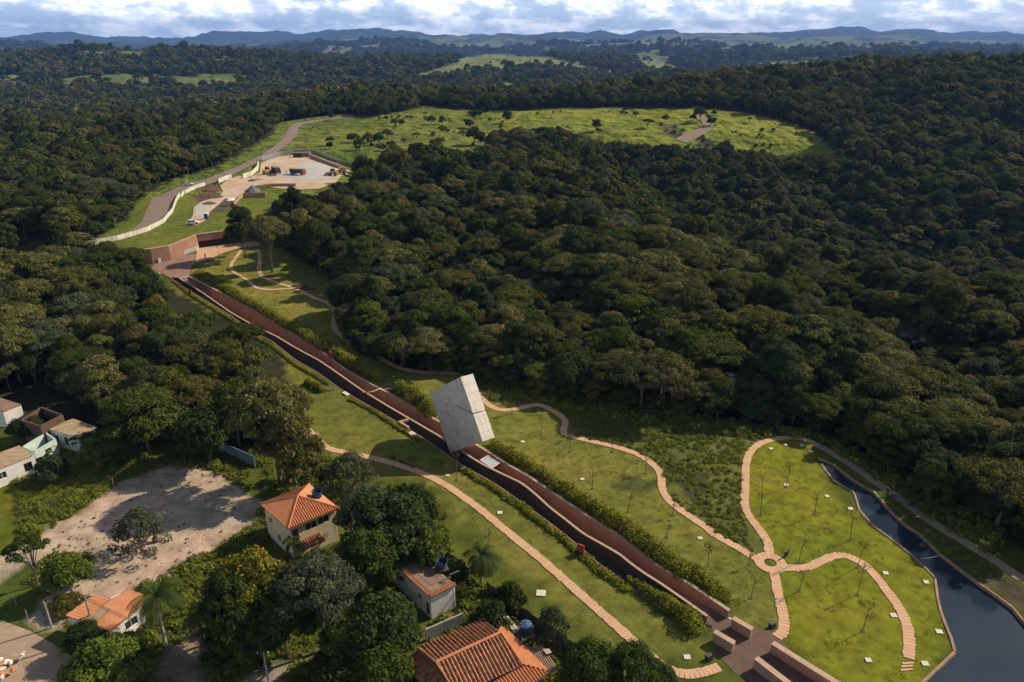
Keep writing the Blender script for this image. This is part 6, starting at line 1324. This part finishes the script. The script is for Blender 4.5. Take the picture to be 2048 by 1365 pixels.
SAP = [((1082, 869), 36, 'thin sapling on the lawn between the tilted block and the path bend'), ((1139, 904), 40, 'leaning sapling just below the sharp bend of the stone path'), ((1024, 828), 24, 'small leafy sapling on the inside edge of the path right of the block'), ((1185, 977), 46, 'tall leaning sapling in the middle of the hedge lawn'), ((1224, 905), 28, 'sapling against the stone path edge above the hedge lawn'), ((1291, 946), 32, 'sapling inside the bulge of the stone path'), ((1256, 1024), 40, 'sapling on the lawn halfway between hedge and stone path'), ((1345, 1031), 30, 'slender sapling near the S curve of the path'), ((1333, 1075), 30, 'curved sapling on the lawn close to the hedge'), ((1415, 1133), 40, 'sapling near the widest part of the hedge'), ((1502, 1196), 44, 'sapling on a soil mound left of the path leaving the circle downwards'), ((1499, 1130), 28, 'sapling touching the paved circle on its left'), ((1521, 1031), 74, 'very tall thin sapling beside the path above the circle'), ((1629, 1029), 46, 'sapling with a dark tuft at its foot on the pond lawn'), ((1597, 1125), 62, 'tall sapling just right of the paved circle'), ((1572, 975), 44, 'wide topped sapling near the upper stone plate of the pond lawn'), ((1700, 1081), 44, 'faint thin sapling in the middle of the bright pond lawn'), ((1714, 1135), 52, 'sapling standing where the pond path curves down'), ((1714, 1190), 56, 'thin sapling inside the curve of the pond path'), ((1725, 1262), 50, 'thin sapling over the lower pond lawn'), ((1598, 1182), 40, 'faint sapling below the pond path start'), ((865, 1022), 46, 'thin bare sapling on the lawn left of the stone path'), ((976, 1090), 34, 'faint sapling beside the lower stone path'), ((913, 961), 60, 'tall dark sapling in the shadow edge of the tilted block'), ((1101, 812), 20, 'tiny sapling at the top of the path bend'), ((1136, 880), 20, 'tiny sapling on the path edge after the bend'), ((1845, 1090), 30, 'bare sapling on the far bank of the pond'), ((1885, 1083), 32, 'thin sapling on the far bank near the rope'), ((1115, 794), 46, 'pale bare young tree in front of the dark wood'), ((440, 520), 26, 'small tree planted in the orange court'), ((448, 552), 14, 'small sapling on the lawn below the orange court'), ((788, 935), 22, 'small leafy sapling in the shadow beside the stone path')]
for i, (p, h, l) in enumerate(SAP): sapling(p, h, l, i + 100, .9 if 'leafy' in l or 'wide' in l else .25)

# ------------------------------------------------------------------ small things on the lawns
PLT = [(895, 951, 'stone plate at the corner of the block shadow by the stone path'), (999.6, 1026, 'stone plate right of the lower stone path'), (1082, 1187, 'large stone plate on the left lawn near the sheet fence'), (1045, 884, 'stone plate between the tilted block and the hedge lawn'), (1164.5, 959, 'stone plate above the middle of the long hedge'), (1400, 1077, 'stone plate near the path on the hedge lawn'), (1572, 970.5, 'stone plate in the upper pond lawn left of centre'), (1654, 993, 'stone plate in the upper pond lawn right of centre'), (1542, 898, 'leftmost stone plate under the path arch'), (1571, 890, 'second stone plate from the left under the path arch'), (1604, 891, 'third stone plate under the path arch'), (1622, 903.5, 'stone plate nearest the pond tip under the path arch'), (1701, 1018, 'stone plate on the lawn beside the narrow pond'), (1771, 1147, 'stone plate right of the pond path curve'), (1852, 1165, 'stone plate close to the pond kerb bend'), (1787, 1231.5, 'stone plate touching the inner side of the pond path'), (1878, 1264, 'stone plate by the lower pond kerb'), (1736.5, 1321, 'stone plate near the bottom of the pond lawn'), (1850, 1328, 'stone plate below the end of the pond path'), (1374, 1315, 'stone plate beside the round court on the house side'), (639.5, 591, 'white stone plate on the upper shaded lawn')]
for x, y, l in PLT:
    p = GP(x, y); r = .95 if 'large' in l else random.uniform(.50, .60); mb = MB(); mb.prism([(-r * .7, -r * .5, -.1), (r * .55, -r * .6, -.1), (r * .7, r * .5, -.1), (-r * .55, r * .6, -.1)], [(-r * .7, -r * .5, .13), (r * .55, -r * .6, .13), (r * .7, r * .5, .13), (-r * .55, r * .6, .13)])
    o = mb.build('stone_plate', 'stone_plate'); o.location = p; o.rotation_euler = (0, 0, random.uniform(-.1, .1)); tag(o, l, 'stone plate', 'pale stone plates set in the lawns')
def bench(px1, px2, w, h, mat, label):
    a, b = GP(*px1), GP(*px2); d = (b - a).normalized(); n = Vector((d.y, -d.x, 0)); t = empty('bench', (a + b) / 2, label=label, cat='bench'); c = [a, b, b + n * w, a + n * w]
    part(MB().prism([p + Vector((0, 0, h - .14)) for p in c], [p + Vector((0, 0, h)) for p in c]), 'seat', mat, t)
    for f in (.12, .88): m = a.lerp(b, f); q = [m - d * .2, m + d * .2, m + d * .2 + n * w * .9, m - d * .2 + n * w * .9]; part(MB().prism([p for p in q], [p + Vector((0, 0, h - .14)) for p in q]), 'leg', 'stone_dark', t)
bench((802, 921), (832, 935), .5, .5, 'wood_dark', 'long dark wooden bench beside the stone path in the block shadow'); bench((637, 868), (648, 890), .55, .6, 'wood', 'orange brown wooden bench at the turn of the lower stone path')
for lab, (x, y), w, h, rz in (('red sign panel on the grass edge of the channel near the hedge', (1161, 1108), 1.1, 1.5, -.7), ('red sign box in the hedge beside the upper red wall', (661, 716), 1.0, 1.5, -.5), ('small red box on the channel edge at the top', (381, 589), 1.0, 1.3, -.5)):
    c = GP(x, y); t = empty('red_sign', c, rz, label=lab, cat='sign'); MB().prism([(-w / 2, -.12, .35), (w / 2, -.12, .35), (w / 2, .1, .35), (-w / 2, .1, .35)], [(-w / 2, -.05, h), (w / 2, -.05, h + .1), (w / 2, .12, h + .1), (-w / 2, .12, h)]).build('panel', 'red', t); MB().box((0, 0, .17), (w * .8, .3, .36)).build('foot', 'kerb', t)
for lab, (x, y) in (('black floodlight box on the lawn above the round court', (1545, 1254)), ('black floodlight box on the lawn left of the round court', (1418, 1319))):
    c = GP(x, y); t = empty('speaker', c, .5, label=lab, cat='speaker'); MB().prism([(-.4, -.3, .1), (.4, -.3, .1), (.4, .3, .1), (-.4, .3, .1)], [(-.36, -.1, .55), (.36, -.1, .55), (.4, .3, .7), (-.4, .3, .7)]).build('housing', 'black', t); MB().box((0, 0, .05), (.5, .4, .12)).build('foot', 'truck_dark', t)  # black speaker boxes; no lamp in them, they give off no light
c = GP(1571, 1113); t = empty('black_panel', c, .6, label='black curved panel casting a pointed shadow beside the paved circle', cat='sculpture')
MB().prism([(-.35, -.06, 0), (.35, -.06, 0), (.35, .06, 0), (-.35, .06, 0)], [(-.55, -.25, 1.0), (.45, -.2, 1.15), (.45, -.05, 1.2), (-.55, -.1, 1.05)]).build('panel', 'black', t); MB().box((0, 0, .04), (.7, .5, .1)).build('foot', 'truck_dark', t)
mb = MB()
c = GP(598, 576); t = empty('stone_bench', c, .2, label='cluster of dark stone blocks beside the upper path junction', cat='bench')
for i, (x, y, w, d, h) in enumerate(((0, 1.4, 3.6, .8, .5), (.6, -.3, 3.2, .9, .45), (3.0, -1.8, 3.0, .8, .45), (1.8, .6, 1.6, .8, .6))): MB().box((x, y, h / 2), (w, d, h), .1 * i).build('block', 'stone_dark', t)
# people
def person(px, rz, label, top='cloth_dark', sc=1.0, bend=0.0):
    c = GP(*px) + Vector((0, 0, .05)); me = bpy.data.meshes.new('body'); b = bend
    V = [(0, 0, .95), (0, b * .2, 1.15), (0, b * .45, 1.42), (0, b * .6, 1.52), (0, b * .7, 1.68), (-.10, 0, .9), (-.12, .05, .5), (-.12, -.03, .06), (-.12, .12, .03), (.10, 0, .9), (.13, .12, .5), (.12, .0, .06), (.12, .15, .03), (-.2, b * .45, 1.40), (-.26, b * .5 + .05, 1.12), (-.24, b * .6 + .18, .90), (.2, b * .45, 1.40), (.27, b * .5 + .02, 1.12), (.27, b * .6 + .2, .95)]
    Ed = [(0, 1), (1, 2), (2, 3), (3, 4), (0, 5), (5, 6), (6, 7), (7, 8), (0, 9), (9, 10), (10, 11), (11, 12), (2, 13), (13, 14), (14, 15), (2, 16), (16, 17), (17, 18)]
    R = [.15, .14, .16, .06, .11, .10, .065, .045, .04, .10, .065, .045, .04, .06, .045, .035, .06, .045, .035]
    me.from_pydata(V, Ed, []); me.materials.append(M[top]); o = bpy.data.objects.new('person', me); sk = o.modifiers.new('s', 'SKIN')
    for i, r in enumerate(R): me.skin_vertices[0].data[i].radius = (r, r * .8)
    me.skin_vertices[0].data[0].use_root = True; o.modifiers.new('sub', 'SUBSURF').levels = 1; link(o); o.location = c; o.rotation_euler = (0, 0, rz); o.scale = (sc,) * 3; tag(o, label, 'person')
    h = MB().tube([(0, b * .68, 1.60), (0, b * .7, 1.66), (0, b * .7, 1.74), (0, b * .7, 1.80)], [.06, .095, .10, .04], 8).build('hat', 'skin' if top != 'cloth_blue' else 'stone_plate', o)
person((1773, 992), 2.5, 'person in dark clothes working on the bank of the pond', 'cloth_dark', 1.0, .5)
person((411, 518), 1.2, 'person standing at the lower edge of the orange court'); person((482, 490), .4, 'person walking near the far end of the orange court'); person((573, 348), .4, 'worker standing on the gravel pad left of the red truck', 'cloth_dark'); person((583, 347), .8, 'worker beside the back of the red truck'); person((534, 354), 0, 'worker in pale shirt by the wheel loader', 'cloth_blue'); person((524, 383), 0, 'worker next to the gravel heap')
for lab, (x, y) in (('blue wheelbarrow on the pond bank beside the dirt path', (1788, 996)), ('small blue cart lying by the dirt path above the pond', (1822, 1014))):
    c = GP(x, y); t = empty('wheelbarrow', c, random.uniform(0, 3), label=lab, cat='wheelbarrow'); t.scale = (.75,) * 3; MB().prism([(-.3, -.25, .35), (.4, -.2, .35), (.4, .2, .35), (-.3, .25, .35)], [(-.5, -.35, .65), (.6, -.3, .65), (.6, .3, .65), (-.5, .35, .65)]).build('tray', 'plastic_blue', t); MB().tube([(.7, -.05, .2), (.7, .05, .2)], .2, 10).build('wheel', 'tyre', t)
    for sy in (-.25, .25): MB().tube([(.65, sy * .3, .2), (-1.1, sy, .6)], .025, 4).build('handle', 'truck_dark', t)
c = GP(8, 1342); t = empty('rubble_heap', c, label='white and orange rubble sacks piled at the left corner of the dirt street', cat='heap')
rg = random.Random(9)
for i in range(16):
    mb = MB(); mb.tube([(0, 0, 0), (rg.uniform(.3, .5), rg.uniform(-.1, .1), .1), (rg.uniform(.6, .9), rg.uniform(-.2, .2), .02)], [.12, .3, .14], 7); o = mb.build('sack', rg.choice(['stone_plate', 'white_paint', 'tile_new']), t); o.location = (rg.uniform(-1.2, 1.2), rg.uniform(-1.6, 1.2), rg.uniform(.1, .7)); o.rotation_euler = (rg.uniform(-.4, .4), rg.uniform(-.4, .4), rg.uniform(0, 6))
c = GP(312, 1083); t = empty('tree_stump', c, label='dark stump beside the feathery tree on the dirt lot', cat='stump'); MB().tube([(0, 0, -.1), (0, 0, .7), (.1, 0, 1.1)], [.5, .38, .25], 9).build('stump', 'bark', t)

# ------------------------------------------------------------------ grass tufts, weeds, understorey (nobody could count these)
def tuft(seed, n, h, sp, mat, w=.05):
    r = np.random.default_rng(seed); a = r.uniform(0, 6.28, n); d = r.uniform(0, sp, n); x, y = np.cos(a) * d, np.sin(a) * d; hh = h * r.uniform(.5, 1.2, n); le = r.uniform(.2, .9, n) * hh; b = a + r.normal(0, .6, n); p = r.uniform(0, 6.28, n)
    V = np.zeros((n, 4, 3)); V[:, 0] = np.c_[x - np.cos(p) * w, y - np.sin(p) * w, 0 * x]; V[:, 1] = np.c_[x + np.cos(p) * w, y + np.sin(p) * w, 0 * x]; V[:, 2] = np.c_[x + np.cos(b) * le + np.cos(p) * w * .3, y + np.sin(b) * le + np.sin(p) * w * .3, hh]; V[:, 3] = np.c_[x + np.cos(b) * le, y + np.sin(b) * le, hh * .96]
    return fast_mesh('tuft%d' % seed, V, 4, [mat])
M['grass_blade'] = leafmat('grass blades', [(0, (.12, .155, .02)), (.5, (.16, .18, .028)), (1, (.19, .18, .05))], .35, .3); M['weed_leaf'] = leafmat('weed leaves', [(0, (.12, .155, .022)), (.5, (.165, .195, .028)), (1, (.19, .195, .038))], .35, .35)
gc = bpy.data.collections.new('grass_kinds'); 
for i in range(3): gc.objects.link(bpy.data.objects.new('grass_a%d' % i, tuft(200 + i, 34, .45, .42, 'grass_blade')))
for i in range(3):
    r = np.random.default_rng(300 + i); L = crown_leaves(r, [((r.uniform(-.3, .3), r.uniform(-.3, .3), .15), .4) for _ in range(4)], 90, .22, .8); gc.objects.link(bpy.data.objects.new('grass_b%d' % i, fast_mesh('weed%d' % i, L, 4, ['weed_leaf'])))
def scatter_px(name, polys, dens, idxs, smin, smax, excl=(), seed=1):
    r = np.random.default_rng(seed); AX, AY = [], []
    for P in polys:
        Wp = np.array([G0(x, max(y, 120)) for x, y in P]); x0, y0 = Wp.min(0); x1, y1 = Wp.max(0); x0 = max(x0, -200); x1 = min(x1, 200); y0 = max(y0, 50); n = int((x1 - x0) * (y1 - y0) * dens); x = r.uniform(x0, x1, n); y = r.uniform(y0, y1, n); k = pip(x, y, Wp); AX.append(x[k]); AY.append(y[k])
    x = np.concatenate(AX); y = np.concatenate(AY); k = ~(pip(x, y, HOLE) | pip(x, y, POND)) & (np.abs(x) < y * .75 + 6)
    patch = fbm(x / 5, y / 5, 3) + r.uniform(-.5, .5, len(x)); k &= patch > -.25
    z = hgt(x, y); px, py = toPx(x, y, z)
    for P in excl: k &= ~pip(px, py, P)
    for PA in PATHPOLY: k &= ~pip(x, y, PA)
    x, y, z = x[k], y[k], z[k]; n = len(x); s = r.uniform(smin, smax, n)
    scatter_instances(name, np.c_[x, y, z - .02], np.c_[np.zeros((n, 2)), r.uniform(0, 6.28, n)], np.c_[s, s, s * r.uniform(.7, 1.3, n)], r.choice(idxs, n), gc, kind='stuff')
PATHPOLY = []
for o in list(bpy.data.objects):
    if o.name.split('.')[0] in ('stone_path', 'dirt_path', 'path_circle'):
        v = [o.data.vertices[i].co for i in range(len(o.data.vertices))]; a = v[0::3]; b = v[2::3]
        if len(a) > 2: PATHPOLY.append([(p.x, p.y) for p in a] + [(p.x, p.y) for p in reversed(b)])
HOUSES = [[(535, 1060), (690, 1020), (690, 1110), (590, 1120), (535, 1110)], [(785, 1130), (910, 1180), (915, 1230), (860, 1245), (790, 1190)], [(140, 1240), (290, 1210), (285, 1270), (225, 1300), (140, 1275)], [(820, 1320), (1000, 1260), (1110, 1350), (1000, 1400), (850, 1400)], [(-60, 1230), (60, 1265), (160, 1325), (250, 1390), (-60, 1500)], [(-40, 960), (70, 930), (190, 890), (150, 840), (0, 890)]]
LOTX = [ZONES[11][0]]
scatter_px('meadow_grass', [ZONES[10][0]], 2.6, [0, 1, 2, 4], .7, 1.4, HOUSES + [LOTX[0]], 1)
scatter_px('rough_grass', [ZONES[4][0]], 3.6, [0, 1, 2, 3, 4, 5], .35, .95, (), 2)
fgp = [(-200, 1100), (330, 900), (640, 905), (720, 955), (840, 968), (890, 1030), (905, 1110), (1010, 1200), (1110, 1290), (1200, 1330), (1330, 1400), (-400, 1450)]
scatter_px('yard_weeds', [fgp], 1.5, [0, 3, 4, 5], .6, 1.7, HOUSES + LOTX + [ZONES[12][0], ZONES[13][0]], 3)
scatter_px('wood_edge_growth', [[(980, 755), (1150, 795), (1330, 825), (1500, 845), (1640, 860), (1700, 890), (1800, 940), (1900, 1005), (2080, 1100), (2120, 1190), (2040, 1140), (1900, 1062), (1760, 965), (1680, 905), (1620, 872), (1500, 872), (1330, 860), (1150, 825), (1010, 790)]], 1.6, [3, 4, 5, 0], .8, 2.2, (), 4)
scatter_px('lot_weeds', [ZONES[11][0]], .5, [0, 1, 3, 4], .12, .45, (), 5)
scatter_px('pond_bank_weeds', [[(1700, 950), (1800, 1030), (1890, 1100), (2060, 1235), (2100, 1210), (2000, 1140), (1850, 1050), (1760, 985)]], 1.3, [0, 3, 4], .4, 1.0, (), 6)
r = np.random.default_rng(77); sm = bpy.data.collections.new('stone_kinds'); 
for i in range(2):
    mb = MB(); mb.tube([(0, 0, -.05), (0, 0, .04), (.03, .02, .10)], [.09, .12, .05], 6); sm.objects.link(bpy.data.objects.new('stone_%d' % i, mb.mesh('stone_%d' % i, ['dirt', 'stone_dark'][i])))
n = 9000; x = r.uniform(-90, -20, n); y = r.uniform(58, 110, n); px, py = toPx(x, y, 0); k = pip(px, py, ZONES[11][0]) & (fbm(x / 6, y / 6, 3) > r.uniform(-.2, .6, n)); x, y = x[k], y[k]; n = len(x); sc = r.uniform(.2, .8, n)
scatter_instances('loose_stones', np.c_[x, y, hgt(x, y)], np.c_[np.zeros((n, 2)), r.uniform(0, 6.28, n)], np.c_[sc, sc * r.uniform(.6, 1.4, n), sc * .7], r.integers(0, 2, n), sm, kind='stuff')
# bushes under the wood's edge, hiding the trunks
ub = bpy.data.collections.new('bush_kinds')
for i, k in enumerate(['shrub', 'shrub_olive', 'dark_dome', 'shrub_bright']):
    _, _, _, _, L, T, lm = PROTO[k]; ub.objects.link(bpy.data.objects.new('bush_%d' % i, fast_mesh('bush_%d' % i, np.concatenate([L, T]), 4, [lm, 'bark'], [0] * len(L) + [1] * len(T))))
yy = np.arange(75, 300, 2.9); bx = np.concatenate([np.c_[np.arange(-y * .78 - 20, y * .78 + 20, 2.9), np.full(len(np.arange(-y * .78 - 20, y * .78 + 20, 2.9)), y)] for y in yy]); bx += rng.uniform(-1.3, 1.3, bx.shape)
z = hgt(bx[:, 0], bx[:, 1]); ok = ~in_clear(bx[:, 0], bx[:, 1], z, 2); px, py = toPx(bx[:, 0], bx[:, 1], z); ok &= ~pip(px, py, RUINZONE)
edge = np.zeros(len(bx), bool)
for dx, dy in ((0, -9), (-6, -6), (6, -6), (-9, 0), (9, 0)): edge |= in_clear(bx[:, 0] + dx, bx[:, 1] + dy, z, 0)
ok &= edge & (rng.random(len(bx)) < .8); bx = bx[ok]; z = z[ok]; n = len(bx); s = rng.uniform(.8, 1.9, n); ii = rng.choice(4, n, p=[.42, .34, .12, .12]); s = np.where(ii == 2, s * .45, s)
scatter_instances('understorey', np.c_[bx, z - .1], np.c_[np.zeros((n, 2)), rng.uniform(0, 6.28, n)], np.c_[s, s, s * rng.uniform(.8, 1.5, n)], ii, ub, kind='stuff')

r = np.random.default_rng(21); n = 8000; x = r.uniform(-220, 420, n); y = r.uniform(330, 900, n); z = hgt(x, y); px, py = toPx(x, y, z)
k = pip(px, py, PAST1) | pip(px, py, PAST2) | pip(px, py, FARP[7]); dn = fbm(x / 30 + 2, y / 30, 3) + .45 * fbm(x / 9, y / 9, 2); k &= dn > r.uniform(.22, .7, n)
for P in BANKS: k |= pip(px, py, P) & (r.random(n) < .8)
for P in (PAST1, PAST2): k &= ~pip(px, py, [(1340, 290), (1375, 262), (1400, 225), (1425, 240), (1420, 258), (1380, 290)])
x, y, z = x[k], y[k], z[k]; n = len(x); sc = r.uniform(.35, 1.15, n) ; ii = r.choice(4, n, p=[.3, .45, .05, .2]); sc = np.where(ii == 2, sc * .6, sc)
scatter_instances('pasture_scrub', np.c_[x, y, z - .1], np.c_[np.zeros((n, 2)), r.uniform(0, 6.28, n)], np.c_[sc, sc, sc * .9], ii, ub, kind='stuff')
lg = bpy.data.collections.new('lawn_kinds')
M['lawn_blade'] = leafmat('lawn blades', [(0, (.16, .18, .025)), (.6, (.19, .21, .025)), (1, (.24, .22, .055))], .3, .3)
for i in range(3): lg.objects.link(bpy.data.objects.new('lawn_%d' % i, tuft(400 + i, 46, .10, .62, 'lawn_blade', .035)))
r = np.random.default_rng(31); n = 60000; x = r.uniform(-110, 95, n); y = r.uniform(54, 215, n); z = hgt(x, y); px, py = toPx(x, y, z)
k = (pip(px, py, ZONES[1][0]) | pip(px, py, ZONES[2][0]) | pip(px, py, ZONES[3][0])) & ~pip(px, py, ZONES[4][0]) & ~pip(x, y, HOLE) & ~pip(x, y, POND) & (fbm(x / 2.5, y / 2.5, 2) + .6 * fbm(x / 11, y / 11, 2) > r.uniform(-.5, .5, n))
k &= ~pip(px, py, [(1373, 1213), (1424, 1254), (1436, 1310), (1520, 1372), (1700, 1500), (1750, 1430), (1590, 1320), (1558, 1272), (1495, 1251)])
for PA in PATHPOLY: k &= ~pip(x, y, PA)
x, y, z = x[k], y[k], z[k]; n = len(x); sc = r.uniform(.4, .9, n)
scatter_instances('lawn_grass', np.c_[x, y, z - .01], np.c_[np.zeros((n, 2)), r.uniform(0, 6.28, n)], np.c_[sc, sc, sc], r.integers(0, 3, n), lg, kind='stuff')

# ------------------------------------------------------------------ haze
hz = bpy.data.materials.new('haze'); hz.use_nodes = True; N = hz.node_tree.nodes; N.clear(); o = N.new('ShaderNodeOutputMaterial'); v = N.new('ShaderNodeVolumePrincipled')
v.inputs['Color'].default_value = (.17, .35, .80, 1); v.inputs['Density'].default_value = 5.6e-5; v.inputs['Anisotropy'].default_value = 0.0; hz.node_tree.links.new(v.outputs[0], o.inputs['Volume']); M['haze'] = hz
mb = MB(); mb.box((0, 9300, 105), (48000, 19800, 610)); tag(mb.build('haze', 'haze'), kind='stuff')
